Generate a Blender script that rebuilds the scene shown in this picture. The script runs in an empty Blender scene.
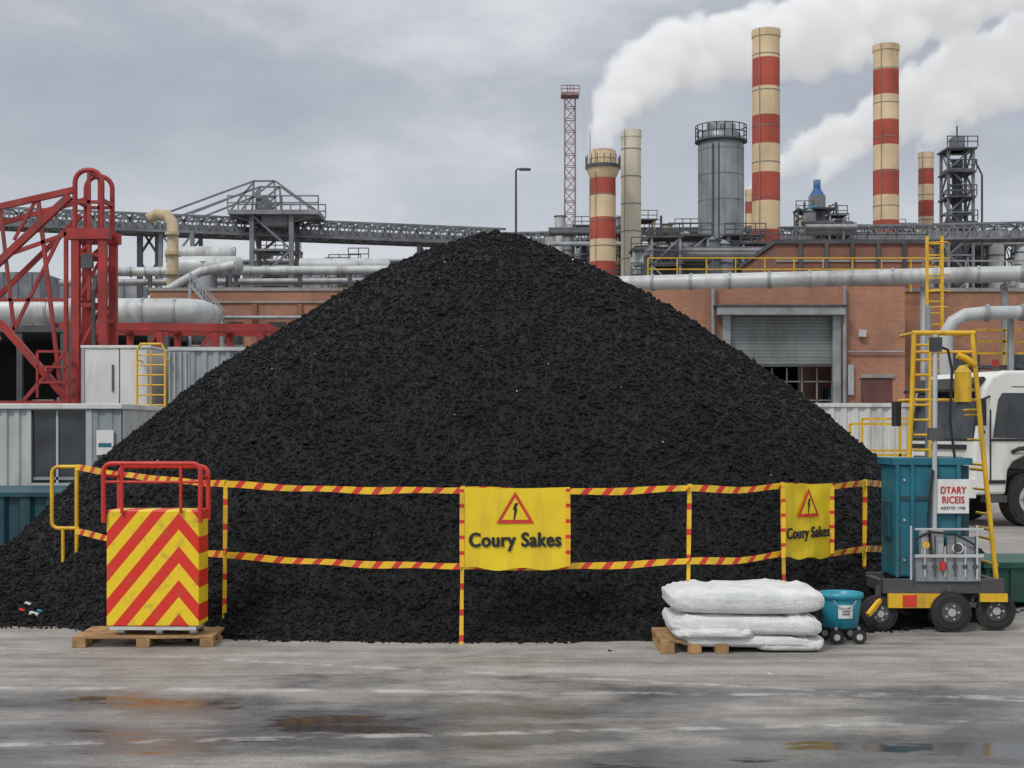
import bpy, math, random
import numpy as np
from mathutils import Vector, Matrix
random.seed(7); rng=np.random.default_rng(11)
S=bpy.context.scene
COL=S.collection
F=1422.0; CH=1.65; HY=430.0
def X(px,d): return (px-512.0)*d/F
def Z(py,d): return CH+(HY-py)*d/F
def P(px,py,d): return Vector((X(px,d),d,Z(py,d)))

# ---------------------------------------------------------------- materials
def newmat(name):
    m=bpy.data.materials.new(name); m.use_nodes=True
    nt=m.node_tree; b=nt.nodes['Principled BSDF']
    return m,nt,b
def N(nt,t,**k):
    n=nt.nodes.new(t)
    for a,v in k.items(): setattr(n,a,v)
    return n
def L(nt,a,b): nt.links.new(a,b)
def noise(nt,vec,scale,detail=5,rough=.55):
    n=N(nt,'ShaderNodeTexNoise'); n.inputs['Scale'].default_value=scale
    n.inputs['Detail'].default_value=detail; n.inputs['Roughness'].default_value=rough
    if vec is not None: L(nt,vec,n.inputs['Vector'])
    return n
def ramp(nt,fac,stops):
    r=N(nt,'ShaderNodeValToRGB'); L(nt,fac,r.inputs[0])
    e=r.color_ramp.elements
    while len(e)<len(stops): e.new(.5)
    for i,(p,c) in enumerate(stops):
        e[i].position=p; e[i].color=(c,c,c,1) if isinstance(c,(int,float)) else (*c,1)
    return r
def mix(nt,fac,a,b,mode='MIX'):
    m=N(nt,'ShaderNodeMix',data_type='RGBA',blend_type=mode)
    for s,v in ((m.inputs[0],fac),(m.inputs[6],a),(m.inputs[7],b)):
        if isinstance(v,(int,float)): s.default_value=v
        elif isinstance(v,tuple): s.default_value=(*v,1)
        else: L(nt,v,s)
    return m.outputs[2]
def mapping(nt,vec,scale=(1,1,1),rot=(0,0,0),loc=(0,0,0)):
    m=N(nt,'ShaderNodeMapping'); L(nt,vec,m.inputs[0])
    m.inputs['Scale'].default_value=scale; m.inputs['Rotation'].default_value=rot; m.inputs['Location'].default_value=loc
    return m.outputs[0]
def math_(nt,op,a,b=None,c=None):
    m=N(nt,'ShaderNodeMath',operation=op)
    for i,v in enumerate((a,b,c)):
        if v is None: continue
        if isinstance(v,(int,float)): m.inputs[i].default_value=v
        else: L(nt,v,m.inputs[i])
    return m.outputs[0]
def bump(nt,b,h,strength=.3,dist=.01):
    n=N(nt,'ShaderNodeBump'); n.inputs['Strength'].default_value=strength; n.inputs['Distance'].default_value=dist
    L(nt,h,n.inputs['Height']); L(nt,n.outputs[0],b.inputs['Normal']); return n

def M(name,col,rough=.6,metal=0.,var=.25,scale=3.,dirt=.35,dirtcol=(.09,.075,.06),bmp=.15,bscale=40,streak=True,bdist=.004):
    m,nt,b=newmat(name); tc=N(nt,'ShaderNodeTexCoord').outputs['Object']
    n1=noise(nt,tc,scale,3)
    r1=ramp(nt,n1.outputs[0],[(.3,1-var),(.7,1.0+var*.3)])
    c=mix(nt,1.0,tuple(col),r1.outputs[0],'MULTIPLY')
    vec=mapping(nt,tc,(1,1,.18)) if streak else tc
    n2=noise(nt,vec,scale*1.7,5,.65)
    r2=ramp(nt,n2.outputs[0],[(.5,0.),(.72,dirt)])
    c=mix(nt,r2.outputs[0],c,tuple(dirtcol))
    L(nt,c,b.inputs['Base Color']); b.inputs['Metallic'].default_value=metal
    rr=ramp(nt,n2.outputs[0],[(.3,rough*.85),(.75,min(1,rough*1.3))]); L(nt,rr.outputs[0],b.inputs['Roughness'])
    if bmp>.12:
        n3=noise(nt,tc,bscale,2); bump(nt,b,n3.outputs[0],bmp,bdist)
    return m

yellow=M('yellow_paint',(.80,.47,.02),.45,var=.2,dirt=.45,scale=6)
red=M('red_paint',(.62,.03,.02),.45,var=.2,dirt=.3,scale=6)
tape_y=M('tape_yellow',(.90,.56,.03),.4,var=.15,dirt=.35,scale=8,bmp=.05)
tape_r=M('tape_red',(.70,.05,.03),.4,var=.2,dirt=.3,scale=8,bmp=.05)
cranered=M('crane_red',(.36,.03,.026),.5,var=.4,dirt=.5,scale=2)
mastred=M('faded_mast_red',(.34,.19,.18),.7,var=.4,dirt=.4,scale=1,dirtcol=(.25,.25,.27))
steel=M('galvanised_steel',(.34,.36,.38),.5,.35,var=.3,dirt=.4,scale=2)
steel_l=M('light_steel',(.55,.57,.58),.45,.2,var=.25,dirt=.4,scale=1.2)
steel_d=M('dark_steel',(.09,.095,.105),.6,.2,var=.4,dirt=.4,scale=1.5)
farsteel=M('weathered_steel',(.20,.215,.235),.7,.0,var=.4,dirt=.4,scale=.8)
fargrey=M('refinery_grey',(.30,.31,.33),.7,.0,var=.4,dirt=.5,scale=.5)
pipe_l=M('lagged_pipe',(.52,.54,.54),.5,.1,var=.3,dirt=.6,scale=.8,bmp=.14,bscale=4,bdist=.03)
pipe_tan=M('tan_duct',(.52,.42,.27),.6,var=.3,dirt=.5,scale=.8)
cream=M('stack_cream',(.72,.56,.35),.8,var=.22,dirt=.45,scale=.35,dirtcol=(.25,.18,.12),bmp=.3,bscale=3,bdist=.05)
cream2=M('plain_cream_render',(.72,.66,.52),.8,var=.15,dirt=.35,scale=.35,dirtcol=(.35,.3,.22),bmp=.3,bscale=3,bdist=.05)
stackred=M('stack_red',(.44,.085,.055),.8,var=.3,dirt=.45,scale=.35,dirtcol=(.18,.07,.05),bmp=.3,bscale=3,bdist=.05)
silo_m=M('silo_steel',(.30,.32,.33),.45,.4,var=.35,dirt=.5,scale=.5)
teal=M('teal_paint',(.015,.17,.24),.45,var=.4,dirt=.55,scale=2.5)
teal_d=M('dark_teal_paint',(.012,.075,.10),.5,var=.35,dirt=.4,scale=2)
teal_b=M('bucket_blue',(.02,.30,.42),.35,var=.2,dirt=.3,scale=8)
green=M('green_paint',(.012,.10,.07),.5,var=.3,dirt=.4,scale=3)
white=M('white_paint',(.66,.67,.66),.45,var=.15,dirt=.55,scale=1.5,dirtcol=(.25,.22,.18))
truckw=M('truck_white',(.76,.76,.72),.3,var=.1,dirt=.4,scale=1.5,dirtcol=(.3,.28,.24),bmp=.02)
whitegrey=M('offwhite_cabin',(.50,.53,.53),.55,var=.22,dirt=.65,scale=1.2,dirtcol=(.2,.17,.13))
contgrey=M('container_grey',(.30,.34,.37),.55,var=.25,dirt=.55,scale=1.2)
black=M('black_rubber',(.02,.02,.021),.75,var=.3,dirt=.5,scale=8)
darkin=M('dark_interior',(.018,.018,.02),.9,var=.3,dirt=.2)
wood=M('pallet_wood',(.42,.25,.11),.8,var=.45,dirt=.5,scale=9,dirtcol=(.12,.08,.05),streak=False,bmp=.4)
shutter=M('roller_shutter',(.23,.26,.265),.5,.2,var=.2,dirt=.5,scale=1)
concrete=M('concrete',(.33,.32,.30),.85,var=.3,dirt=.4,scale=1,bmp=.4)
roofm=M('roof_felt',(.10,.10,.105),.9,var=.3,dirt=.3,scale=1)
door_r=M('door_brown',(.13,.05,.04),.6,var=.3,dirt=.3,scale=2)
textblk=M('print_black',(.02,.02,.02),.6,var=.1,dirt=.05)
labelw=M('label_white',(.78,.78,.76),.5,var=.08,dirt=.2,scale=6,bmp=.02)
bluecap=M('blue_paint',(.03,.14,.36),.6,var=.3,dirt=.3,scale=1)
def glassm():
    m,nt,b=newmat('dark_window_glass'); b.inputs['Roughness'].default_value=.08
    tc=N(nt,'ShaderNodeTexCoord').outputs['Object']; n=noise(nt,tc,2.5,4)
    r=ramp(nt,n.outputs[0],[(.3,(.015,.018,.022)),(.7,(.06,.07,.08))]); L(nt,r.outputs[0],b.inputs['Base Color'])
    r2=ramp(nt,n.outputs[0],[(.3,.05),(.8,.25)]); L(nt,r2.outputs[0],b.inputs['Roughness']); return m
glass=glassm()
def bagm():
    m,nt,b=newmat('woven_bag_white'); tc=N(nt,'ShaderNodeTexCoord').outputs['Object']
    n=noise(nt,tc,5,5); r=ramp(nt,n.outputs[0],[(.3,(.62,.65,.65)),(.6,(.78,.79,.78))])
    n2=noise(nt,tc,13,5,.7); r2=ramp(nt,n2.outputs[0],[(.56,0.),(.76,.45)])
    c=mix(nt,r2.outputs[0],r.outputs[0],(.38,.37,.35)); L(nt,c,b.inputs['Base Color']); b.inputs['Roughness'].default_value=.55
    w=noise(nt,mapping(nt,tc,(1,2,3)),8,5,.62); wv=N(nt,'ShaderNodeTexWave'); wv.inputs['Scale'].default_value=30; wv.inputs['Distortion'].default_value=2; L(nt,tc,wv.inputs['Vector'])
    bump(nt,b,mix(nt,.14,w.outputs[0],wv.outputs[0]),.75,.024); return m
bagmat=bagm()
def brickm(name,c1,c2,mort):
    m,nt,b=newmat(name); tc=N(nt,'ShaderNodeTexCoord').outputs['Object']
    sp=N(nt,'ShaderNodeSeparateXYZ'); L(nt,tc,sp.inputs[0])
    cb=N(nt,'ShaderNodeCombineXYZ'); L(nt,math_(nt,'ADD',sp.outputs[0],sp.outputs[1]),cb.inputs[0]); L(nt,sp.outputs[2],cb.inputs[1])
    br=N(nt,'ShaderNodeTexBrick'); L(nt,cb.outputs[0],br.inputs['Vector'])
    br.inputs['Scale'].default_value=1; br.inputs['Brick Width'].default_value=.23; br.inputs['Row Height'].default_value=.078
    br.inputs['Mortar Size'].default_value=.008; br.inputs['Color1'].default_value=(*c1,1); br.inputs['Color2'].default_value=(*c2,1); br.inputs['Mortar'].default_value=(*mort,1)
    n=noise(nt,tc,.35,6,.65); r=ramp(nt,n.outputs[0],[(.3,.66),(.7,1.14)])
    c=mix(nt,1.,br.outputs['Color'],r.outputs[0],'MULTIPLY')
    n2=noise(nt,mapping(nt,tc,(1,1,.12)),1.3,5,.7); r2=ramp(nt,n2.outputs[0],[(.48,0.),(.75,.6)])
    c=mix(nt,r2.outputs[0],c,(.16,.10,.08)); L(nt,c,b.inputs['Base Color']); b.inputs['Roughness'].default_value=.9
    bump(nt,b,br.outputs['Fac'],-.4,.01); return m
brick=brickm('red_brick',(.45,.20,.12),(.38,.16,.095),(.36,.26,.2))
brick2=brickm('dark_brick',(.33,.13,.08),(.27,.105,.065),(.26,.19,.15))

# ---------------------------------------------------------------- mesh builder
def empty(name,loc=(0,0,0),rotz=0):
    e=bpy.data.objects.new(name,None); e.empty_display_size=.2; e.location=loc; e.rotation_euler=(0,0,rotz); COL.objects.link(e); return e
class Acc:
    def __init__(s,name,*mats,parent=None):
        s.name=name; s.mats=list(mats); s.v=[]; s.f=[]; s.mi=[]; s.sm=[]; s.parent=parent
    def m(s,mat):
        if mat is None: return 0
        if mat not in s.mats: s.mats.append(mat)
        return s.mats.index(mat)
    def add(s,vs,fs,mat=None,smooth=False):
        o=len(s.v); s.v+= [tuple(v) for v in vs]; k=s.m(mat)
        for f in fs: s.f.append(tuple(i+o for i in f)); s.mi.append(k); s.sm.append(smooth)
    def box(s,c,sz,mat=None,rotz=0,rot=None):
        R=rot if rot is not None else Matrix.Rotation(rotz,3,'Z'); c=Vector(c)
        vs=[c+R@Vector((i*sz[0]/2,j*sz[1]/2,k*sz[2]/2)) for i in(-1,1) for j in(-1,1) for k in(-1,1)]
        s.add(vs,[(0,1,3,2),(4,6,7,5),(0,4,5,1),(2,3,7,6),(0,2,6,4),(1,5,7,3)],mat)
    def bx(s,x0,x1,y0,y1,z0,z1,mat=None): s.box(((x0+x1)/2,(y0+y1)/2,(z0+z1)/2),(abs(x1-x0),abs(y1-y0),abs(z1-z0)),mat)
    def beam(s,a,b,w,mat=None,h=None):
        a=Vector(a);b=Vector(b);d=b-a;l=d.length
        if l<1e-6:return
        q=d.to_track_quat('X','Z').to_matrix(); s.box((a+b)/2,(l,w,h or w),mat,rot=q)
    def cyl(s,a,b,r,mat=None,r2=None,n=16,caps=True):
        a=Vector(a);b=Vector(b);r2=r if r2 is None else r2
        q=(b-a).to_track_quat('Z','X').to_matrix(); vs=[]
        for k in range(n):
            t=2*math.pi*k/n; u=q@Vector((math.cos(t),math.sin(t),0)); vs+=[a+u*r,b+u*r2]
        s.add(vs,[(2*k,2*((k+1)%n),2*((k+1)%n)+1,2*k+1) for k in range(n)],mat,True)
        if caps:
            s.add([vs[2*k] for k in range(n)][::-1],[tuple(range(n))],mat); s.add([vs[2*k+1] for k in range(n)],[tuple(range(n))],mat)
    def tube(s,pts,r,mat=None,n=10,closed=False,rad=None):
        pts=[Vector(p) for p in pts]; m_=len(pts); rings=[]; up=None
        for i in range(m_):
            if closed: t=pts[(i+1)%m_]-pts[i-1]
            else: t=pts[min(i+1,m_-1)]-pts[max(i-1,0)]
            t.normalize()
            if up is None:
                up=Vector((0,0,1)) if abs(t.z)<.9 else Vector((0,1,0))
            u=(up-t*up.dot(t)).normalized(); w=t.cross(u); up=u
            rr=rad[i] if rad else r
            rings.append([pts[i]+(u*math.cos(2*math.pi*k/n)+w*math.sin(2*math.pi*k/n))*rr for k in range(n)])
        vs=[v for g in rings for v in g]; fs=[]
        for i in range(m_ if closed else m_-1):
            j=(i+1)%m_
            for k in range(n): fs.append((i*n+k,i*n+(k+1)%n,j*n+(k+1)%n,j*n+k))
        s.add(vs,fs,mat,True)
        if not closed:
            s.add(rings[0][::-1],[tuple(range(n))],mat); s.add(rings[-1],[tuple(range(n))],mat)
    def corr(s,x0,x1,y,z0,z1,pitch=.28,dep=.04,mat=None,axis='x'):
        n=max(2,int(abs(x1-x0)/pitch)); pr=[]
        for i in range(n):
            a=x0+(x1-x0)*i/n; w=(x1-x0)/n
            pr+=[(a,0),(a+w*.35,0),(a+w*.5,dep),(a+w*.85,dep)]
        pr.append((x1,0)); vs=[]
        for (a,o) in pr:
            for z in (z0,z1): vs.append((a,y+o,z) if axis=='x' else (y+o,a,z))
        s.add(vs,[(2*i,2*i+2,2*i+3,2*i+1) for i in range(len(pr)-1)],mat)
    def prof(s,pts,y0,y1,mat=None):
        n=len(pts); vs=[(p[0],y0,p[1]) for p in pts]+[(p[0],y1,p[1]) for p in pts]
        fs=[tuple(range(n)),tuple(range(2*n-1,n-1,-1))]+[(i,i+n,(i+1)%n+n,(i+1)%n) for i in range(n)]
        s.add(vs,fs,mat)
    def rail(s,pts,h=1.1,mat=None,w=.05,step=1.6,mid=2):
        for a,b in zip(pts[:-1],pts[1:]):
            a=Vector(a);b=Vector(b); n=max(1,int((b-a).length/step))
            for i in range(n+1):
                p=a.lerp(b,i/n); s.beam(p,p+Vector((0,0,h)),w,mat)
            for k in range(1,mid+1): s.beam(a+Vector((0,0,h*k/mid)),b+Vector((0,0,h*k/mid)),w,mat)
    def lattice(s,a,b,w,d,seg,t,mat=None,axis='z',tb=None):
        a=Vector(a);b=Vector(b)
        if axis=='z': e1=Vector((1,0,0));e2=Vector((0,1,0))
        else: e1=Vector((0,0,1)); e2=(b-a).normalized().cross(e1)
        cs=[e1*i*w/2+e2*j*d/2 for i,j in((-1,-1),(1,-1),(1,1),(-1,1))]
        for c in cs: s.beam(a+c,b+c,t,mat)
        tb=tb or t*.6
        for i in range(seg):
            p=a.lerp(b,i/seg);q2=a.lerp(b,(i+1)/seg)
            for k in range(4):
                c0,c1=cs[k],cs[(k+1)%4]
                s.beam(p+c0,p+c1,tb,mat)
                if (i+k)%2: s.beam(p+c0,q2+c1,tb,mat)
                else: s.beam(p+c1,q2+c0,tb,mat)
    def build(s,bevel=0,parent=None):
        me=bpy.data.meshes.new(s.name); me.from_pydata(s.v,[],s.f)
        for m in s.mats: me.materials.append(m)
        me.polygons.foreach_set('material_index',s.mi); me.polygons.foreach_set('use_smooth',s.sm); me.update()
        o=bpy.data.objects.new(s.name,me); COL.objects.link(o)
        p=parent or s.parent
        if p: o.parent=p
        if bevel>0:
            b=o.modifiers.new('bev','BEVEL'); b.width=bevel; b.segments=2; b.limit_method='ANGLE'; b.angle_limit=math.radians(40)
        return o

def text(name,body,size,loc,mat,parent,align='CENTER',rot=(math.pi/2,0,0),off=.012,sx=1):
    c=bpy.data.curves.new(name,'FONT'); c.body=body; c.size=size; c.align_x=align; c.offset=off*size; c.extrude=.001; c.space_character=1.08
    o=bpy.data.objects.new(name,c); COL.objects.link(o); bpy.context.view_layer.update()
    dg=bpy.context.evaluated_depsgraph_get(); me=bpy.data.meshes.new_from_object(o.evaluated_get(dg)); me.materials.clear(); me.materials.append(mat)
    COL.objects.unlink(o); bpy.data.objects.remove(o)
    o=bpy.data.objects.new(name,me); COL.objects.link(o); o.location=loc; o.rotation_euler=rot; o.scale=(sx,1,1); o.parent=parent; return o

def vn(x,y,sc,seed):
    g=np.random.default_rng(seed).random((257,257)); X_=x/sc+100; Y_=y/sc+100
    xi=np.floor(X_).astype(int); yi=np.floor(Y_).astype(int); fx=X_-xi; fy=Y_-yi
    fx=fx*fx*(3-2*fx); fy=fy*fy*(3-2*fy); xi%=256; yi%=256
    return (g[xi,yi]*(1-fx)*(1-fy)+g[xi+1,yi]*fx*(1-fy)+g[xi,yi+1]*(1-fx)*fy+g[xi+1,yi+1]*fx*fy)-.5

# ---------------------------------------------------------------- ground
def ground():
    m,nt,b=newmat('wet_asphalt'); tc=N(nt,'ShaderNodeTexCoord').outputs['Object']
    sp=N(nt,'ShaderNodeSeparateXYZ'); L(nt,tc,sp.inputs[0])
    fine=noise(nt,tc,55,3,.7); mid=noise(nt,tc,3.2,7,.68); big=noise(nt,mapping(nt,tc,(.6,1.3,1),(0,0,.12)),.8,7,.66)
    streak=noise(nt,mapping(nt,tc,(.38,2.3,1),(0,0,.10)),1.1,7,.70)
    streak2=noise(nt,mapping(nt,tc,(.30,3.0,1),(0,0,-.20)),1.3,6,.68)
    grad=math_(nt,'MULTIPLY',math_(nt,'SUBTRACT',8.9,sp.outputs[1]),.16)
    grad=math_(nt,'MAXIMUM',math_(nt,'MINIMUM',grad,.09),-.17)
    w=math_(nt,'ADD',math_(nt,'ADD',big.outputs[0],grad),math_(nt,'MULTIPLY',math_(nt,'SUBTRACT',streak.outputs[0],.5),.5))
    wet=ramp(nt,w,[(.44,0.),(.58,1.)])
    lft=math_(nt,'MULTIPLY',math_(nt,'MINIMUM',math_(nt,'MAXIMUM',math_(nt,'SUBTRACT',-.8,sp.outputs[0]),0.),1.0),.05)
    pw=math_(nt,'ADD',w,lft); pud=ramp(nt,pw,[(.66,0.),(.71,1.)])
    dry=ramp(nt,mid.outputs[0],[(.3,(.19,.172,.155)),(.7,(.36,.335,.305))])
    c=mix(nt,ramp(nt,streak.outputs[0],[(.46,0.),(.66,.6)]).outputs[0],dry.outputs[0],(.48,.46,.43))
    c=mix(nt,ramp(nt,streak2.outputs[0],[(.50,0.),(.66,.65)]).outputs[0],c,(.11,.10,.093))
    c=mix(nt,ramp(nt,fine.outputs[0],[(.35,.6),(.5,0.)]).outputs[0],c,(.08,.075,.07))
    wc=mix(nt,ramp(nt,streak.outputs[0],[(.44,0.),(.66,.8)]).outputs[0],(.075,.075,.080),(.22,.217,.21))
    wc=mix(nt,ramp(nt,mid.outputs[0],[(.45,0.),(.65,.55)]).outputs[0],wc,(.15,.148,.148))
    wc=mix(nt,ramp(nt,fine.outputs[0],[(.35,.5),(.5,0.)]).outputs[0],wc,(.04,.04,.04))
    c=mix(nt,wet.outputs[0],c,wc)
    for k,(sl,y0,hw) in enumerate(((.05,8.95,.05),(-.11,7.75,.045),(.30,9.6,.04))):
        dl=math_(nt,'ABSOLUTE',math_(nt,'SUBTRACT',math_(nt,'ADD',sp.outputs[1],math_(nt,'MULTIPLY',sp.outputs[0],sl)),y0))
        on=math_(nt,'MULTIPLY',math_(nt,'LESS_THAN',dl,hw),ramp(nt,mid.outputs[0],[(.44,0.),(.60,.6)]).outputs[0])
        c=mix(nt,on,c,(.50,.49,.47))
    c=mix(nt,math_(nt,'MULTIPLY',pud.outputs[0],.85),c,(.035,.035,.038))
    L(nt,c,b.inputs['Base Color'])
    rd=ramp(nt,mid.outputs[0],[(.3,.55),(.7,.85)]).outputs[0]
    rw=ramp(nt,mid.outputs[0],[(.35,.20),(.65,.46)]).outputs[0]
    r=mix(nt,wet.outputs[0],rd,rw); r=mix(nt,pud.outputs[0],r,(.08,.08,.08)); L(nt,r,b.inputs['Roughness'])
    h=mix(nt,.5,fine.outputs[0],mid.outputs[0]); h=mix(nt,math_(nt,'MULTIPLY',pud.outputs[0],.93),h,(.5,.5,.5))
    bump(nt,b,h,.5,.012)
    a=Acc('ground',m); a.add([(-1500,-40,0),(1500,-40,0),(1500,3000,0),(-1500,3000,0)],[(0,1,2,3)]); a.build()
ground()

# ---------------------------------------------------------------- coal pile
PX0,PY0=-.27,16.2
rk=np.array([0,.35,.7,1.0,1.35,2.0,2.9,3.6,4.2,4.6,5.1,5.6,5.9,6.6]); zk=np.array([3.86,3.81,3.70,3.56,3.38,2.99,2.39,1.88,1.38,1.03,.52,.10,-.06,-.16])
def Hf(x,y):
    dx=x-PX0; dy=(y-PY0)
    dx=np.where(dx>0,dx*.975,dx)
    dyn=np.where(dy<0,dy*5.7/5.1,dy*1.03)
    r=(np.abs(dx)**2.15+np.abs(dyn)**2.15)**(1/2.15)
    r=r+vn(x,y,1.5,3)*.20+vn(x,y,.6,4)*.07
    h=np.interp(r,rk,zk)
    l=.55-np.hypot((x+4.7)*.95,(y-13.5)*1.1)*.30+vn(x,y,.7,8)*.10
    h=np.maximum(h,l)
    h=h+vn(x,y,.8,5)*.07+vn(x,y,.28,6)*.030+vn(x,y,.11,7)*.020
    return h
def coal():
    m,nt,b=newmat('coal'); tc=N(nt,'ShaderNodeTexCoord').outputs['Object']
    n=noise(nt,tc,48,3,.7); n0=noise(nt,tc,.9,3)
    vo=N(nt,'ShaderNodeTexVoronoi'); vo.inputs['Scale'].default_value=70; L(nt,tc,vo.inputs['Vector'])
    c=ramp(nt,n.outputs[0],[(.3,(.0025,.0025,.003)),(.56,(.0060,.0062,.0075)),(.74,(.024,.0245,.029))]).outputs[0]
    c=mix(nt,1.,c,ramp(nt,n0.outputs[0],[(.3,.7),(.7,1.3)]).outputs[0],'MULTIPLY')
    L(nt,c,b.inputs['Base Color'])
    L(nt,ramp(nt,vo.outputs['Color'],[(.1,.28),(.45,.9)]).outputs[0],b.inputs['Roughness'])
    b.inputs['Specular IOR Level'].default_value=.28
    bump(nt,b,mix(nt,.5,vo.outputs['Distance'],n.outputs[0]),.9,.018)
    st=.042
    xs=np.arange(-7.6,6.8,st); ys=np.arange(10.2,22.6,st); gx,gy=np.meshgrid(xs,ys)
    h=Hf(gx,gy); V=np.stack([gx.ravel(),gy.ravel(),h.ravel()],1); nx=len(xs); ny=len(ys)
    i,j=np.meshgrid(np.arange(nx-1),np.arange(ny-1)); a=(j*nx+i).ravel()
    q=np.stack([a,a+1,a+nx+1,a+nx],1); keep=(V[q][:,:,2].max(1)>-.03); q=q[keep]
    T=np.concatenate([q[:,[0,1,2]],q[:,[0,2,3]]])
    ph=(1+5**.5)/2
    iv=np.array([(-1,ph,0),(1,ph,0),(-1,-ph,0),(1,-ph,0),(0,-1,ph),(0,1,ph),(0,-1,-ph),(0,1,-ph),(ph,0,-1),(ph,0,1),(-ph,0,-1),(-ph,0,1)])/1.9
    it=np.array([(0,11,5),(0,5,1),(0,1,7),(0,7,10),(0,10,11),(1,5,9),(5,11,4),(11,10,2),(10,7,6),(7,1,8),(3,9,4),(3,4,2),(3,2,6),(3,6,8),(3,8,9),(4,9,5),(2,4,11),(6,2,10),(8,6,7),(9,8,1)])
    n_=250000; x=rng.uniform(-7.4,6.4,n_); y=10.4+11.8*rng.random(n_)**1.45
    hh=Hf(x,y); toe=rng.random(n_)
    ok=(hh>.0)|((hh>-.045)&(toe<.15)); x,y,hh=x[ok],y[ok],hh[ok]; k=len(x); k=min(k,115000); x,y,hh=x[:k],y[:k],hh[:k]
    sz=np.clip(rng.lognormal(math.log(.0105),.42,k),.0055,.036)
    sc=sz[:,None]*rng.uniform(.6,1.3,(k,3)); vv=iv[None]*rng.uniform(.7,1.25,(k,12,1))*sc[:,None,:]
    an=rng.uniform(0,6.28,k); ca,sa=np.cos(an)[:,None],np.sin(an)[:,None]
    vx=vv[:,:,0]*ca-vv[:,:,1]*sa; vy=vv[:,:,0]*sa+vv[:,:,1]*ca
    vz=vv[:,:,2]+(np.maximum(hh,0)+sz*.35)[:,None]; vx+=x[:,None]; vy+=y[:,None]
    RV=np.stack([vx,vy,vz],2).reshape(-1,3); RT=(it[None]+(np.arange(k)*12)[:,None,None]+len(V)).reshape(-1,3)
    V=np.concatenate([V,RV]); T=np.concatenate([T,RT])
    me=bpy.data.meshes.new('coal_pile'); me.vertices.add(len(V)); me.vertices.foreach_set('co',V.ravel().astype(np.float32))
    me.loops.add(len(T)*3); me.loops.foreach_set('vertex_index',T.ravel().astype(np.int32))
    me.polygons.add(len(T)); me.polygons.foreach_set('loop_start',(np.arange(len(T))*3).astype(np.int32))
    me.update(calc_edges=True); me.polygons.foreach_set('use_smooth',np.zeros(len(T),bool)); me.materials.append(m)
    o=bpy.data.objects.new('coal_pile',me); COL.objects.link(o)
coal()
def H1(x,y): return float(Hf(np.array([x]),np.array([y]))[0])
a=Acc('litter',labelw)
for k in range(20):
    lx=random.uniform(-3.6,3.2); ly=random.uniform(11.6,15.8)
    s=random.uniform(.004,.010) if k>4 else random.uniform(.010,.015); a.box((lx,ly,H1(lx,ly)+.018),(s,s,s*.6),labelw,rot=Matrix.Rotation(random.random()*3,3,'X'))
for px,d,c,s in [(22,12.2,tape_r,.03),(34,12.15,labelw,.045),(40,12.2,teal_b,.03),(28,12.3,labelw,.03),(770,9.6,labelw,.015),(610,10.6,textblk,.02)]:
    x=X(px,d); z=max(0,H1(x,d))+.02; a.box((x,d,z if H1(x,d)>0 else s*.25),(s*1.6,s,s*.5),c,rot=Matrix.Rotation(.3,3,'Y'))
a.build()

# ---------------------------------------------------------------- barrier
def seg_tape(a,p,q,h=.05,yl=.105,rl=.06,th=.008,vert=False):
    p=Vector(p);q=Vector(q);d=q-p;l=d.length;d.normalize()
    up=Vector((0,0,1)) if not vert else Vector((1,0,0))
    nrm=d.cross(up).normalized(); s=0; k=0
    while s<l-1e-4:
        e=min(l,s+(yl if k%2==0 else rl)); sh=.022 if not vert else .0
        def pt(t,u,n): 
            tt=min(l,max(0,t+u*sh)); sag=(-.022*math.sin(math.pi*tt/l)+.004*math.sin(tt*9)) if not vert else 0
            return p+d*tt+up*(u*h/2*(1+.12*math.sin(tt*6.3)))+nrm*(n*th/2+(.006*math.sin(tt*5) if not vert else 0))+Vector((0,0,sag))
        vs=[pt(t,u,n) for t in(s,e) for u in(-1,1) for n in(-1,1)]
        a.add(vs,[(0,1,3,2),(4,6,7,5),(0,4,5,1),(2,3,7,6),(0,2,6,4),(1,5,7,3)],tape_y if k%2==0 else tape_r); s=e;k+=1
posts=[(75,12.9,467,531),(225,11.42,484,555),(463,10.95,490,566),(690,11.1,488,561),(783,11.6,486,554),(866,12.3,483,549),(905,13.2,480,543)]
a=Acc('safety_barrier',tape_y,tape_r); tops=[];lows=[]
for px,d,yt,yl in posts:
    tops.append(P(px,yt,d)); lows.append(P(px,yl,d))
for i in range(len(posts)-1):
    seg_tape(a,tops[i],tops[i+1]); seg_tape(a,lows[i],lows[i+1])
for (px,d,yt,yl),t in list(zip(posts,tops))[1:]:
    t2=t+Vector((.0,.03,.03)); lean=random.uniform(-.02,.03)
    seg_tape(a,t2,(t2.x+lean,t2.y,-.02),h=.030,th=.030,yl=.15,rl=.05,vert=True)
T0,L0=tops[0],lows[0]; d=12.95
def arc(c,r,a0,a1,n=6):
    return [Vector((c[0]+r*math.cos(t),c[1],c[2]+r*math.sin(t))) for t in np.linspace(a0,a1,n)]
xl=X(52,d); zt=T0.z; zl=L0.z; r=.06
pts=[Vector((T0.x+.02,d,zt))]+arc((xl+r,d,zt-r),r,math.pi/2,math.pi)+arc((xl+r,d,zl+r+.02),r,math.pi,1.5*math.pi)+[Vector((T0.x+.02,d,zl+.02))]
a.tube(pts,.018,yellow); a.cyl((T0.x,d,0),(T0.x,d,zt),.018,yellow); a.cyl((xl+.1,d,0),(xl+.1,d,zl+.02),.016,yellow)
a.build()

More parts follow.
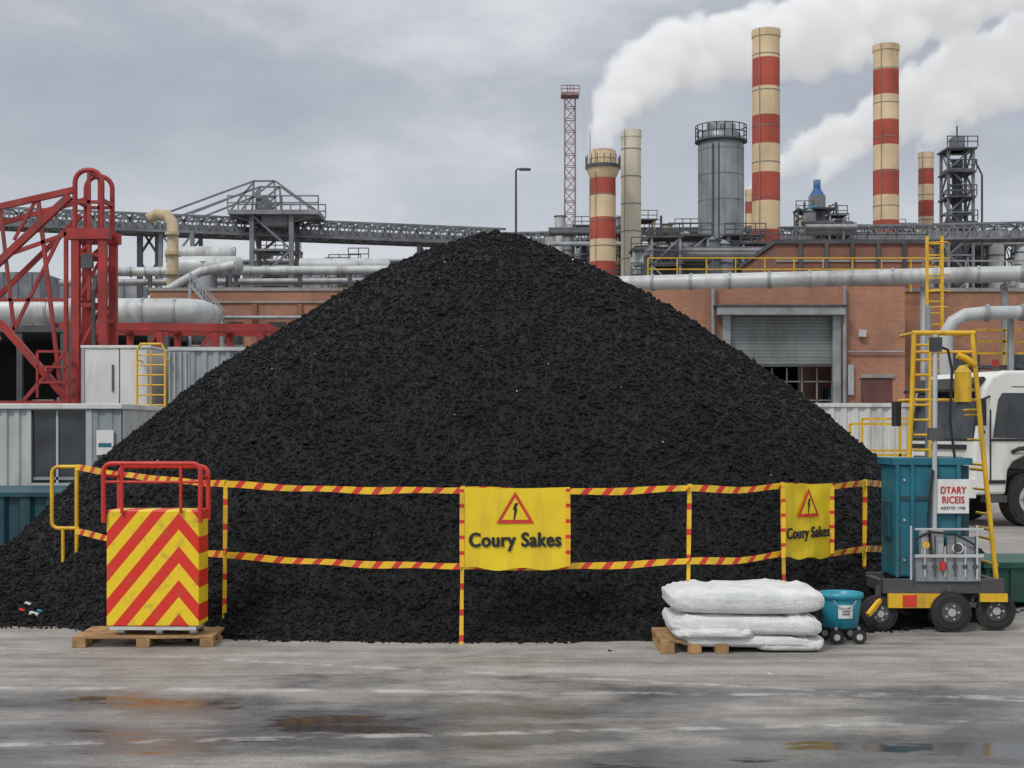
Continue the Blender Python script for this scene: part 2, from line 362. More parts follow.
ban=M('banner_yellow',(.90,.66,.02),.45,var=.1,dirt=.22,scale=4,bmp=.13,bscale=12,bdist=.01)
def banner(px0,px1,py0,py1,d0,d1,size,wr):
    e=empty('warning_banner'); A=P(px0,py0,d0);B=P(px1,py0,d1);C=P(px0,py1,d0);D=P(px1,py1,d1)
    ang=math.atan2(B.y-A.y,B.x-A.x); a=Acc('sheet',ban,parent=e); nx,nz=40,24; vs=[]
    nrm=Vector((math.sin(ang),-math.cos(ang),0)); R=Vector((math.cos(ang),math.sin(ang),0))
    wave=lambda u,v: wr*(math.sin(u*9+v*3)+.6*math.sin(u*21-v*5)+.35*math.sin(v*17+u*7))*(.3+.7*abs(v-.4))
    for j in range(nz+1):
        for i in range(nx+1):
            u,v=i/nx,j/nz; p=A.lerp(B,u).lerp(C.lerp(D,u),v)
            vs.append(p+nrm*wave(u,v)+Vector((0,0,-.010*math.sin(math.pi*u)*(1-v)+.012*math.sin(u*14)*v-.010*math.sin(math.pi*u)*v)))
    a.add(vs,[(j*(nx+1)+i,(j+1)*(nx+1)+i,(j+1)*(nx+1)+i+1,j*(nx+1)+i+1) for j in range(nz) for i in range(nx)],ban,True)
    a.build()
    w=(B-A).length; hgt=A.z-C.z; mid=A.lerp(B,.5); rot=(math.pi/2,0,ang)
    def LP(u,v,o=.004):
        q=mid+R*u; q.z=C.z*.5+D.z*.5+v; return q+nrm*(o+wr*1.45)
    t=Acc('symbol',tape_r,parent=e)
    s=hgt*.235; cz=hgt*.70
    def tri(k,o,mt):
        c=LP(0,cz,o); q=[c+R*(-s*k)+Vector((0,0,-s*.62*k)),c+R*(s*k)+Vector((0,0,-s*.62*k)),c+Vector((0,0,s*1.05*k))]
        t.add(q,[(0,1,2)],mt)
    tri(1.0,.002,tape_r); tri(.70,.004,ban)
    c=LP(0,cz,.006)
    for q in ([(-.02,.45),(.16,.45),(.02,.1),(-.14,.1)],[(.12,.16),(-.04,.16),(-.1,-.42),(-.02,-.42)]):
        t.add([c+R*x*s+Vector((0,0,1))*z*s for x,z in q][::-1],[(0,1,2,3)],textblk)
    t.build()
    for k,(o,oz) in enumerate(((0,0),(.005,0),(-.005,0),(0,.0025),(0,-.0025))): text('lettering' if k==0 else 'lettering_bold','Coury Sakes',size,LP(o,hgt*.27+oz,.003+k*.0004),textblk,e,rot=rot,off=.010,sx=w*.88/(size*5.75))
    g=Acc('edge_tape',tape_y,parent=e)
    for u in(-1,1): 
        p=LP(u*(w/2-.015),hgt*.02,-.002); q=LP(u*(w/2-.015),hgt*.98,-.002); seg_tape(g,p,q,h=.034,th=.006,yl=.09,rl=.03,vert=True)
    g.build()
banner(460,570,487,568,10.86,10.93,.150,.0035)
banner(781,832,483,557,11.50,11.93,.125,.010)

# ---------------------------------------------------------------- chevron trolley on pallet
def chev():
    m,nt,b=newmat('chevron_reflective'); tc=N(nt,'ShaderNodeTexCoord').outputs['Object']
    sp=N(nt,'ShaderNodeSeparateXYZ'); L(nt,tc,sp.inputs[0])
    ax=math_(nt,'ABSOLUTE',math_(nt,'SUBTRACT',sp.outputs[0],.20))
    f=math_(nt,'FRACT',math_(nt,'ADD',math_(nt,'MULTIPLY',math_(nt,'ADD',sp.outputs[2],math_(nt,'MULTIPLY',ax,1.2)),3.9),.35))
    st=math_(nt,'GREATER_THAN',f,.50); c=mix(nt,st,(.88,.62,.02),(.72,.035,.02))
    n=noise(nt,tc,9,6,.7); c=mix(nt,ramp(nt,n.outputs[0],[(.53,0.),(.72,.5)]).outputs[0],c,(.25,.14,.06))
    L(nt,c,b.inputs['Base Color']); b.inputs['Roughness'].default_value=.4; return m
chevm=chev()
def pallet(name,cx,cy,w,dp,h=.11,rotz=0):
    e=empty(name,(cx,cy,0),rotz); a=Acc('boards',wood,parent=e)
    n=7
    for i in range(n): a.box((0,-dp/2+dp*(i+.5)/n,h-.01),(w,dp/n*.72,.02))
    for x in(-w/2+.05,0,w/2-.05): 
        for y in(-dp/2+.06,0,dp/2-.06): a.box((x,y,h/2),(.10,.11,h-.042))
        a.box((x,0,.011),(.10,dp,.022))
    a.build(bevel=.003); return e
pallet('wooden_pallet',X(152,11.1),11.08,1.06,.60,.085,rotz=.03)
e=empty('chevron_warning_trolley',(X(157,10.95),10.98,.085),rotz=-.02)
W=.71; a=Acc('panel_box',chevm,parent=e); a.bx(-W/2,W/2,-.15,.15,.07,.955); a.build(bevel=.010)
a=Acc('frame',red,parent=e)
def hoop(y,w=.74,zt=1.31,zb=.86,r=.018):
    rr=.06; pts=[Vector((-w/2,y,zb))]+arc((-w/2+rr,y,zt-rr),rr,math.pi,math.pi/2,6)+arc((w/2-rr,y,zt-rr),rr,math.pi/2,0,6)+[Vector((w/2,y,zb))]
    a.tube(pts,r,red)
hoop(-.17); hoop(.17,w=.70,zt=1.28)
for x in(-.36,.36): a.cyl((x,-.17,1.22),(x*.95,.17,1.2),.012)
a.cyl((-.23,-.17,.93),(-.23,-.17,1.30),.013); a.cyl((.22,-.17,.93),(.22,-.17,1.30),.012); a.cyl((-.36,-.17,1.17),(.36,-.17,1.17),.010)
a.build()
a=Acc('feet',white,parent=e)
a.bx(-.33,.33,-.14,.14,.04,.068)
for x in(-.27,.02,.28): a.cyl((x,-.11,.035),(x+.05,-.11,.035),.033,steel); a.cyl((x,.11,.035),(x+.05,.11,.035),.033,steel)
a.build()

# ---------------------------------------------------------------- bags on pallet
d=10.55; bx,by=X(743,d)+.03,d+.33
pallet('wooden_pallet',X(694,d),by-.02,.50,.74,.095)
e=empty('stacked_white_sacks',(bx,by,.0))
def sack(name,c,w,dp,h,rotz,seed,droop=0):
    a=Acc(name,bagmat,parent=e); nu,nv=96,30; vs=[]; r_=np.random.default_rng(seed); ph_=r_.uniform(0,6,8)
    sg=lambda v,p: math.copysign(abs(v)**p,v)
    R=Matrix.Rotation(rotz,3,'Z')
    for j in range(nv+1):
        v=-math.pi/2+math.pi*j/nv
        for i in range(nu):
            u=2*math.pi*i/nu; cu,su,cv,sv=math.cos(u),math.sin(u),math.cos(v),math.sin(v)
            x=sg(cv,.34)*sg(cu,.22); y=sg(cv,.34)*sg(su,.26); z=sg(sv,.62)
            wk=.006*math.sin(x*13+ph_[0]+y*4)+.005*math.sin(x*27+ph_[1]+z*3)+.004*math.sin(y*31+ph_[2]+x*9)+.005*math.sin(z*9+x*17+ph_[3])+.004*math.sin(x*61+z*7+ph_[5])
            th=h*(1-.08*abs(x)**5)*(1+.05*math.sin(x*4+ph_[4]))
            vs.append(Vector(c)+R@Vector((x*w/2*(1+wk*.8),y*dp/2*(1+wk),z*th/2+wk*(.9 if z>-.3 else .3)-droop*max(0,x)**2)))
    a.add(vs,[(j*nu+i,j*nu+(i+1)%nu,(j+1)*nu+(i+1)%nu,(j+1)*nu+i) for j in range(nv) for i in range(nu)],None,True)
    a.build()
sack('sack_1',(.03,.0,.085),1.10,.76,.10,.02,1,.03); sack('sack_2',(.0,.0,.205),1.15,.78,.165,-.02,2,.02); sack('sack_3',(.01,0,.375),1.16,.76,.20,.012,3)
sack('sack_4',(-.25,-.05,.145),.60,.74,.085,.0,4); sack('sack_5',(.32,-.02,.05),.50,.70,.09,.0,6)

# ---------------------------------------------------------------- blue tub
d=10.95; e=empty('blue_wheeled_tub',(X(844,d),d+.12,0))
a=Acc('body',teal_b,parent=e)
pr=[(.10,.115),(.125,.12),(.150,.32),(.150,.345),(.168,.35),(.168,.385),(.155,.39),(.145,.38),(.12,.16),(0,.15)]
n=28; vs=[(r*math.cos(2*math.pi*k/n)*1.05,r*math.sin(2*math.pi*k/n),z) for r,z in pr for k in range(n)]
a.add(vs,[(j*n+i,j*n+(i+1)%n,(j+1)*n+(i+1)%n,(j+1)*n+i) for j in range(len(pr)-1) for i in range(n)],None,True)
a.add([(.10*math.cos(2*math.pi*k/n),.10*math.sin(2*math.pi*k/n),.115) for k in range(n)][::-1],[tuple(range(n))])
a.build()
a=Acc('wheels',black,parent=e)
for x,y in((-.06,-.13),(.12,-.11),(-.1,.11),(.1,.11)):
    a.cyl((x,y-.015,.055),(x,y+.015,.055),.055,black); a.cyl((x,y-.02,.055),(x,y+.02,.055),.025,steel_l); a.beam((x,y+.02,.055),(x,y+.02,.13),.02,steel)
a.build()
a=Acc('label',labelw,parent=e); vs=[]
for t in np.linspace(-1.9,-1.15,8):
    for z in(.20,.305): 
        r=.130+(z-.12)/.20*.025; vs.append((r*math.cos(t)*1.05,r*math.sin(t)-.003,z))
a.add(vs,[(2*i,2*i+2,2*i+3,2*i+1) for i in range(7)])
for z in(.28,.255,.235): a.box((.01,-.150,z),(.06,.004,.007),teal_d)
a.tube(arc((0,-.16,.37),.09,math.pi*1.1,math.pi*1.9,10),.004,steel_l,n=6)
a.build()

# ---------------------------------------------------------------- service cart
def cart():
    d=11.75; e=empty('mobile_fuel_cart',(0,0,0))
    x=lambda px,dd=d: X(px,dd); z=lambda py,dd=d: Z(py,dd)
    a=Acc('tank',teal,parent=e)
    a.bx(x(895),x(962),d,d+.45,z(577),z(465)); a.build(bevel=.015)
    a=Acc('tank_trim',teal,parent=e)
    a.bx(x(892),x(972),d-.02,d+.47,z(465),z(458),teal)
    for px in(897,912,958): a.box((x(px),d-.012,(z(577)+z(465))/2),(.03,.022,z(465)-z(577)),teal)
    a.bx(x(895),x(962),d-.014,d-.002,z(500),z(496),teal_d)
    a.bx(x(962)+.002,x(971),d+.05,d+.4,z(560),z(466),teal_d)
    for px,py in((904,480),(904,520),(904,560)): a.cyl((x(px),d-.016,z(py)),(x(px),d-.002,z(py)),.01,steel_l,n=8)
    a.box((x(893),d+.2,z(520)),(.03,.2,.3),teal_d)
    a.build(bevel=.003)
    l=Acc('label',labelw,parent=e); l.bx(x(935),x(967),d-.05,d-.04,z(513),z(479)); l.build()
    for o in(0,.003): text('label_text','DTARY\nRICEIS',.080,(x(951)+o,d-.054-o*.2,z(493)),red,e,off=.01,sx=.78)
    text('label_small','AKSTIO 1740',.033,(x(951),d-.054,z(509)),textblk,e,off=.01)
    s=Acc('pump_unit',steel,parent=e)
    s.bx(x(912),x(976),d-.12,d+.3,z(580),z(556),steel)
    s.bx(x(918),x(940),d-.10,d-.025,z(556),z(528),steel_l); s.bx(x(944),x(972),d-.09,d-.03,z(556),z(536),steel)
    for px in(920,930,940,950,960,970): 
        s.cyl((x(px),d-.14,z(575)),(x(px),d-.14,z(545-(px%20))),.008,steel_d if px%20 else steel_l,n=8); s.cyl((x(px),d-.15,z(565)),(x(px),d-.11,z(565)),.018,steel_d,n=10)
    s.tube([P(914,540,d-.14),P(930,532,d-.16),P(955,534,d-.15),P(975,545,d-.12),P(978,575,d-.1)],.010,black)
    s.tube([P(932,556,d-.13),P(928,520,d-.12),P(933,470,d-.1)],.012,black)
    s.bx(x(910),x(978),d-.15,d-.13,z(556),z(553),steel_l); s.bx(x(910),x(978),d-.15,d-.13,z(529),z(527),steel_l)
    for px in(911,977): s.beam(P(px,580,d-.14),P(px,526,d-.14),.016,steel_l)
    s.cyl(P(958,548,d-.13),P(958,548,d-.09),.045,labelw,n=16); s.cyl(P(958,548,d-.134),P(958,548,d-.13),.036,steel_d,n=16); s.cyl(P(926,545,d-.14),P(926,545,d-.1),.03,yellow,n=16)
    s.cyl(P(943,570,d-.14),P(943,562,d-.14),.025,red,n=12)
    s.build(bevel=.002)
    c=Acc('chassis',steel_d,parent=e)
    c.bx(x(880),x(1000),d-.10,d-.03,z(592),z(578),steel_d); c.bx(x(880),x(1000),d+.45,d+.52,z(592),z(578),steel_d)
    for px in(882,905,935,965,998): c.bx(x(px)-.03,x(px)+.03,d-.029,d+.449,z(591),z(580),steel_d)
    c.bx(x(884),x(925),d-.14,d-.102,z(606),z(592),yellow); c.prof([(x(925)+.002,z(606)),(x(945),z(592)),(x(925)+.002,z(592))],d-.14,d-.105,yellow)
    c.bx(x(975),x(1002),d-.14,d-.102,z(600),z(592),yellow); c.beam(P(880,600,d-.1),P(868,615,d-.2),.035,yellow)
    c.beam(P(925,600,d-.05),P(985,606,d-.05),.04,steel_d); c.bx(x(898),x(912),d-.145,d-.141,z(605),z(593),tape_r)
    c.build(bevel=.003)
    w=Acc('wheels',black,parent=e)
    for px,dd,r in((877,d-.05,.145),(945,d-.12,.165),(993,d-.02,.165),(884,d+.5,.145),(950,d+.5,.16),(995,d+.5,.16)):
        c_=Vector((x(px),dd,r))
        w.cyl(c_+Vector((0,-.05,0)),c_+Vector((0,.05,0)),r,black,n=28); w.cyl(c_+Vector((0,-.058,0)),c_+Vector((0,-.045,0)),r*.82,black,r2=r*.97,n=28)
        w.cyl(c_+Vector((0,-.064,0)),c_+Vector((0,0,0)),r*.5,steel_d,n=20); w.cyl(c_+Vector((0,-.075,0)),c_+Vector((0,0,0)),r*.2,steel_l,n=12)
        w.beam(c_+Vector((0,0,0)),(c_.x,c_.y+.03,z(585)),.04,steel_d)
        for k in range(5):
            t=k*1.257; w.cyl(c_+Vector((math.cos(t)*r*.33,-.070,math.sin(t)*r*.33)),c_+Vector((math.cos(t)*r*.33,-.06,math.sin(t)*r*.33)),.010,steel_l,n=6)
    w.build()
    y=Acc('access_ladder',yellow,parent=e)
    t=.021; f0=12.0;f1=12.4
    for dd in (f0,f1):
        y.tube([P(914,332,dd),P(912,400,dd),P(909,459,dd)],t,yellow); 
        y.tube([P(972,332,dd),P(982,440,dd),P(999,606,dd)],t,yellow)
        y.cyl(P(912,333,dd),P(975,333,dd),t,yellow); y.cyl(P(911,352,dd),P(975,352,dd),.013,yellow)
        y.cyl(P(912,400,dd),P(978,400,dd),.013,yellow)
    for px,py in((914,333),(972,333),(912,400),(979,410),(986,470),(992,530)): y.cyl(P(px,py,f0),(X(px,f0),f1,Z(py,f0)),.014,yellow)
    for k in range(8): y.cyl(P(913,345+k*15,f0),P(930,345+k*15,f0),.011,yellow,n=8)
    y.cyl(P(930,340,f0),P(930,459,f0),.013,yellow)
    for k in range(9): q0=P(974+k*2.9,365+k*25,f0); y.cyl(q0,q0+Vector((0,.38,0)),.012,yellow,n=8)
    y.tube([P(957,355,f0),P(965,358,f0),P(975,365,f0)],.03,yellow)
    y.cyl(P(963,402,f0-.05),P(963,372,f0-.05),.07,yellow,n=20); y.cyl(P(963,372,f0-.05),P(963,366,f0-.05),.07,yellow,r2=.03,n=20); y.cyl(P(963,406,f0-.05),P(963,402,f0-.05),.05,steel_d,n=14)
    y.build()
    g=Acc('mast',steel,parent=e)
    g.cyl((x(932),d-.06,z(578)),(x(933),d-.06,z(335)),.020,steel_l); g.cyl((x(945),d+.5,z(578)),(x(946),d+.5,z(300)),.024,steel)
    g.tube([P(936,345,d),P(948,350,d),P(952,370,d),P(950,420,d),P(955,460,d)],.012,black)
    g.bx(x(926),x(940),d-.09,d-.03,z(440),z(428),steel_d); g.bx(x(928),x(939),d-.09,d-.03,z(352),z(338),steel_d)
    g.build()
cart()
d=13.2; a=Acc('green_skip_bin',green)
x0,x1=X(985,d),X(1060,d); a.prof([(x0+.03,.05),(x1,.05),(x1,Z(566,d)),(x0,Z(566,d))],d,d+.9,green)
for k in range(5): xx=x0+.06+k*.17; a.bx(xx,xx+.035,d-.025,d-.002,.06,Z(570,d))
a.bx(x0-.02,x1,d-.035,d+.93,Z(568,d)+.0,Z(562,d)); 
for xx in(x0+.1,x1-.1): a.cyl((xx,d+.1,.05),(xx+.05,d+.1,.05),.05,black)
a.build(bevel=.004)

# ---------------------------------------------------------------- truck
def truck():
    e=empty('parked_truck',(X(974,24.0),24.0,0),rotz=math.radians(15))
    a=Acc('cab',truckw,parent=e)
    pr=[(0.02,.55),(0,1.15),(.03,1.45),(.20,2.35),(.34,2.56),(.60,2.66),(1.75,2.68),(1.86,2.58),(1.88,.95),(1.62,.95),(1.52,1.10),(1.30,1.2),(.98,1.2),(.76,1.10),(.66,.95),(.62,.55)]
    a.prof(pr,0,2.2); a.build(bevel=.05)
    b=Acc('cab_details',truckw,parent=e)
    b.prof([(.36,1.52),(.46,2.16),(.54,2.28),(1.32,2.28),(1.36,2.2),(1.36,1.50)],-.012,-.002,glass)
    b.bx(.30,1.40,-.018,-.003,1.46,1.50,black)
    b.bx(.30,.325,-.014,-.002,.75,2.0,black); b.bx(1.42,1.435,-.006,-.002,1.0,2.4,steel_d); b.bx(.72,1.41,-.006,-.002,2.38,2.395,steel_d)
    b.bx(.74,1.42,-.006,-.002,1.24,1.25,steel_d); b.bx(1.22,1.36,-.03,-.002,1.33,1.37,black)
    q=lambda z,y,o: (.03+(z-1.45)*.1889-o,y,z)
    b.add([q(1.50,.10,.012),q(1.50,2.1,.012),q(2.28,2.04,.012),q(2.28,.16,.012)][::-1],[(0,1,2,3)],glass)
    b.add([q(1.46,.06,.008),q(1.46,2.14,.008),q(2.32,2.08,.008),q(2.32,.12,.008)][::-1],[(0,1,2,3)],black)
    b.box((-.0,1.10,1.36),(.05,1.7,.08),black); b.box((-.02,1.1,1.08),(.04,1.5,.22),steel_d)
    for k in range(3): b.box((-.045,1.1,1.02+k*.06),(.012,1.44,.018),truckw)
    b.box((-.04,1.1,.66),(.16,2.2,.32),truckw); b.box((-.05,1.1,.47),(.1,2.0,.06),steel_d)
    for y in(.25,1.95): b.box((-.125,y,.70),(.02,.3,.14),labelw); b.box((-.123,y,.70),(.02,.34,.18),steel_d)
    b.prof([(-.10,2.36),(.25,2.56),(.30,2.52),(-.10,2.31)],.1,2.1,black)
    b.box((.0,-.20,1.95),(.10,.18,.46),black); b.beam((.30,0,2.22),(.0,-.2,2.15),.03,black); b.beam((.2,0,1.6),(.0,-.2,1.75),.03,black)
    b.box((-.08,2.38,1.95),(.10,.18,.46),black); b.beam((.2,2.2,2.22),(-.08,2.38,2.15),.03,black)
    b.tube([(.72,-.01,1.27),(.86,-.01,1.33),(1.14,-.01,1.36),(1.42,-.01,1.33),(1.60,-.01,1.22),(1.70,-.01,1.0)],.035,black,n=8)
    b.bx(.25,.62,-.03,.2,.42,.54,steel_d); b.bx(.25,.60,-.02,.0,.74,.80,black)
    for x in(.75,1.5): 
        b.cyl((x,.5,2.68),(x,.5,2.76),.05,steel_d); b.cyl((x,.5,2.75),(x,.5,2.87),.06,yellow if x>1 else cranered)
    b.build(bevel=.004)
    c=Acc('chassis',steel_d,parent=e); c.bx(.6,7.5,.55,.75,.72,.95); c.bx(.6,7.5,1.45,1.65,.72,.95)
    c.bx(2.0,7.6,.02,2.18,1.02,1.16,steel_d); c.corr(2.02,7.6,.03,1.16,2.2,.35,.04,truckw); c.bx(2.02,7.6,.071,2.15,1.161,2.2,truckw)
    c.cyl((2.1,.3,.72),(3.2,.3,.72),.28,steel_l,n=24); c.bx(3.5,4.2,.1,.5,.45,.95,steel_d)
    c.bx(4.4,7.4,.0,.03,.6,.95,steel); c.bx(1.9,1.98,.15,2.05,.95,2.3,steel_d); c.build(bevel=.01)
    w=Acc('wheels',black,parent=e)
    for x in(1.14,5.4,6.6):
        for y0,s in((.02,1),(2.18,-1)):
            c0=Vector((x,y0,.46)); o=Vector((0,s,0))
            w.cyl(c0,c0+o*.30,.46,black,n=36); w.cyl(c0-o*.012,c0+o*.03,.40,black,r2=.45,n=36)
            w.cyl(c0-o*.02,c0+o*.1,.26,steel_l,n=28); w.cyl(c0-o*.024,c0+o*.05,.19,steel_d,n=24); w.cyl(c0-o*.06,c0+o*.05,.10,steel_l,n=20)
            for k in range(8):
                t=k*math.pi/4; w.cyl(c0+Vector((.225*math.cos(t),0,.225*math.sin(t)))-o*.035,c0+Vector((.225*math.cos(t),0,.225*math.sin(t))),.016,steel_d,n=6)
    w.build()
truck()

d=30
a=Acc('white_shipping_container',white)
x0,x1=X(770,d),X(938,d); a.corr(x0,x1,d,.15,Z(403,d)-.08,.24,.04,white); a.bx(x0,x1,d+.045,d+2.4,.12,Z(403,d)-.081,white)
a.bx(x0-.02,x1+.02,d-.03,d+2.42,Z(403,d)-.08,Z(403,d),white); a.bx(x0,x1,d-.02,d+.04,.0,.15,steel_d)
a.build()
a=Acc('yellow_guard_rail',yellow); d=27
a.rail([(X(850,d),d,0),(X(950,d),d,0)],Z(424,d),yellow,.045,.7,3)
a.rail([(X(862,d+1),d+1,0),(X(915,d+1),d+1,0)],Z(419,d+1),yellow,.045,.9,3)
a.build()

# ---------------------------------------------------------------- left cabins
d=17.3; a=Acc('teal_skip_container',teal_d)
x0,x1=X(-160,d),-5.35; zt=Z(492,d)
a.corr(x0,x1,d,.1,zt-.06,.3,.05,teal_d); a.bx(x0,x1,d+.055,d+2.0,.05,zt-.061,teal_d); a.bx(x0-.02,x1+.02,d-.03,d+2.02,zt-.06,zt,teal_d)
a.bx(x0,x1,d-.02,d+.05,.02,.1); a.bx(x1-.05,x1+.01,d-.025,d+.05,.101,zt-.061)
a.build(bevel=.004)
d=20.2; e=empty('portable_cabin')
a=Acc('walls',whitegrey,parent=e); zt=Z(405,d); x1=X(121,d); xa=X(92,d); x0=X(-60,d); xm=X(27,d)
a.corr(x0,xm,d,.1,zt-.06,.16,.03,whitegrey); a.bx(x0,xm,d+.04,d+2.3,.1,zt-.06); a.bx(xm+.001,x1,d+.10,d+2.3,.1,zt-.06)
a.bx(xm+.001,xm+.06,d-.01,d+.1,.1,zt-.06); a.bx(X(86,d),xa,d-.01,d+.098,.1,zt-.06,whitegrey); a.bx(xm+.061,X(86,d),d-.008,d+.098,.1,Z(483,d),whitegrey); a.bx(xm+.061,X(86,d),d-.008,d+.098,Z(410,d),zt-.06,whitegrey)
a.corr(xa,x1,d,.1,zt-.06,.14,.02,contgrey)
a.build()
a=Acc('roof',white,parent=e); a.bx(x0-.03,x1+.03,d-.05,d+2.35,zt-.058,zt+.02); a.build(bevel=.01)
a=Acc('window',glass,parent=e); a.bx(xm+.062,X(86,d)-.002,d+.05,d+.08,Z(483,d)+.002,Z(410,d)-.002); a.bx((xm+X(86,d))/2-.015,(xm+X(86,d))/2+.015,d+.03,d+.048,Z(483,d),Z(410,d),whitegrey)
a.bx(xm+.08,X(84,d),d+.03,d+.048,Z(480,d),Z(477,d),contgrey)
a.build()
a=Acc('notice',labelw,parent=e); a.bx(X(97,d),X(114,d),d-.03,d-.012,Z(455,d),Z(430,d),labelw); a.bx(X(99,d),X(112,d),d-.034,d-.031,Z(447,d),Z(443,d),teal); a.build()

d=26.5; a=Acc('white_equipment_container',whitegrey)
x0,x1=X(82,d),X(150,d); z0,zt=Z(408,d),Z(348,d)
a.bx(x0,x1,d,d+2.2,z0,zt,white); a.bx(x0-.02,x1+.02,d-.03,d+2.22,zt+.001,zt+.05,white)
for px in(83,149): a.bx(X(px,d)-.03,X(px,d)+.03,d-.02,d-.002,z0,zt,contgrey)
a.bx(X(-40,d),X(250,d),d+.05,d+2.4,.0,z0-.122,contgrey); a.bx(X(-40,d),X(250,d),d+.02,d+2.42,z0-.12,z0-.002,steel)
a.bx(X(119,d),X(120,d),d-.008,d-.002,z0,zt,steel_d); a.box((X(113,d),d-.02,(z0+zt)/2),(.03,.03,.5),steel_d)
a.build(bevel=.01)
a=Acc('grey_shipping_container',contgrey)
x0,x1=X(169,d),X(262,d); a.corr(X(190,d),x1,d,z0,zt-.05,.2,.04,contgrey); a.bx(x0,X(190,d),d-.01,d+.1,z0,zt-.05,contgrey); a.bx(x0,x1,d+.101,d+2.3,z0,zt-.05)
a.bx(x0-.02,x1+.02,d-.03,d+2.32,zt-.048,zt+.02,steel_l)
for px in(170,175,181,186): a.cyl((X(px,d),d-.03,z0+.05),(X(px,d),d-.03,zt-.08),.018,steel_l,n=8)
a.build()
a=Acc('yellow_caged_ladder',yellow); dd=d-.35
for px in(137,165): a.tube([(X(px,dd),dd,Z(408,dd)),(X(px,dd),dd,Z(350,dd)),(X(px,dd)+(.08 if px<150 else -.08),dd,Z(343,dd))],.022,yellow,n=8)
a.cyl(P(141,344,dd),P(161,344,dd),.022,yellow)
for k in range(6): a.cyl(P(137,405-k*10,dd),P(165,405-k*10,dd),.014,yellow,n=6)
a.cyl(P(151,405,dd),P(151,350,dd),.014,yellow,n=6)
for px in(137,165): a.cyl((X(px,dd),dd,Z(360,dd)),(X(px,dd),d+.0,Z(360,dd)),.014,yellow,n=6); a.cyl((X(px,dd),dd,Z(408,dd)),(X(px,dd),dd+.4,Z(408,dd)),.02,yellow,n=6)
a.build()

# ---------------------------------------------------------------- red crane
def crane():
    d=31; a=Acc('red_gantry_crane',cranered)
    for i,dd in enumerate((d,d+.8)):
        for px in(76,103): a.beam((X(px,d),dd,0),(X(px,d),dd,Z(232,d)),.17)
        a.beam((X(89,d),dd,Z(300,d)),(X(89,d),dd,Z(172,d)),.07)
        for k in range(0,7,2):
            z0=Z(405-k*25,d);z1=Z(355-k*25,d)
            if k>=6: z1=Z(232,d)
            a.beam((X(76,d),dd,z0),(X(103,d),dd,z1),.06); a.beam((X(76,d),dd,z1),(X(103,d),dd,z1),.09)
        a.beam((X(68,d),dd,Z(234,d)),(X(110,d),dd,Z(234,d)),.24)
        r=.27; xa,xb=X(75,d),X(102,d); zt=Z(170,d)
        pts=[(xa,dd,Z(230,d))]+arc((xa+r,dd,zt-r),r,math.pi,math.pi/2,6)+arc((xb-r,dd,zt-r),r,math.pi/2,0,6)+[(xb,dd,Z(230,d))]
        a.tube(pts,.055); a.beam((xa,dd,Z(202,d)),(xb,dd,Z(202,d)),.07)
        main=[((-170,245),(74,190),.13),((-170,420),(70,196),.15),((-120,300),(72,232),.08),((0,322),(70,402),.15)] if i==0 else [((-170,262),(74,194),.10),((-120,396),(70,210),.10)]
        for p,q,w in main:
            p=P(*p,d);q=P(*q,d);p.y=q.y=dd; a.beam(p,q,w)
        if i==0:
            for p,q,w in (((0,206),(14,330),.07),((38,196),(14,240),.06),((38,198),(62,400),.08),((14,330),(62,232),.07),((-60,222),(0,340),.07),((66,232),(66,405),.08),((0,300),(66,300),.07),((24,400),(66,352),.07),((0,404),(66,404),.14),((-40,330),(0,206),.07)):
                p=P(*p,d);q=P(*q,d);p.y=q.y=dd; a.beam(p,q,w)
    for px,py in((76,232),(103,232),(76,300),(103,320),(89,172),(75,200),(102,200)):
        p=P(px,py,d); a.beam(p,(p.x,d+.8,p.z),.08)
    a.beam(P(66,402,d),(X(66,d),d,0),.12); a.beam(P(6,402,d),(X(6,d),d,0),.12)
    a.rail([(X(42,d),d-.3,Z(398,d)),(X(72,d),d-.3,Z(398,d))],1.0,cranered,.05,.4,3)
    a.tube([(X(95,d),d-.12,Z(290,d)),(X(96,d),d-.12,Z(395,d))],.04,steel_d)
    a.box((X(89,d),d-.12,Z(262,d)),(.25,.1,.3),steel_d)
    a.build()
crane()
d=38; a=Acc('red_pipe_rack',cranered)
a.beam(P(60,326,d),P(272,328,d),.2); a.beam((X(60,d),d+2,Z(326,d)),(X(272,d),d+2,Z(328,d)),.2)
for px in(110,160,215,268): a.beam((X(px,d),d,0),(X(px,d),d,Z(327,d)-.1),.16); a.beam((X(px,d),d+2,0),(X(px,d),d+2,Z(327,d)-.1),.16); a.beam((X(px,d),d+.1,Z(327,d)),(X(px,d),d+1.9,Z(327,d)),.14)
for p,q in((160,215),(215,268),(110,160)): a.beam((X(p,d),d,Z(395,d)),(X(q,d),d,Z(330,d)),.08)
a.build()
d=45; a=Acc('silver_duct',pipe_l)
r=.40; zc=Z(311,d)
pts=[(X(-120,d),d,zc),(X(60,d),d,zc),(X(178,d),d,zc)]+[(X(178,d)+.6*math.sin(t),d+.6-.6*math.cos(t),zc) for t in np.linspace(.3,1.57,5)]+[(X(178,d)+.6,d+2,zc)]
a.tube(pts,r,pipe_l,n=28)
for px in range(-80,180,32): a.cyl((X(px,d)-.04,d,zc),(X(px,d)+.04,d,zc),r+.025,steel,n=28)
for px in(-40,70,165): a.beam((X(px,d),d,0),(X(px,d),d,zc-r-.13),.25,steel_d); a.beam((X(px,d)-.5,d,zc-r-.05),(X(px,d)+.5,d,zc-r-.05),.15,steel_d)
a.build()
d=62; a=Acc('tan_elbow_duct',pipe_tan)
pts=[(p.x,p.y+i*.08,p.z) for i,p in enumerate([P(172,330,d),P(172,285,d),P(172,240,d),P(171,222,d),P(165,214,d),P(155,213,d),P(146,217,d)])]
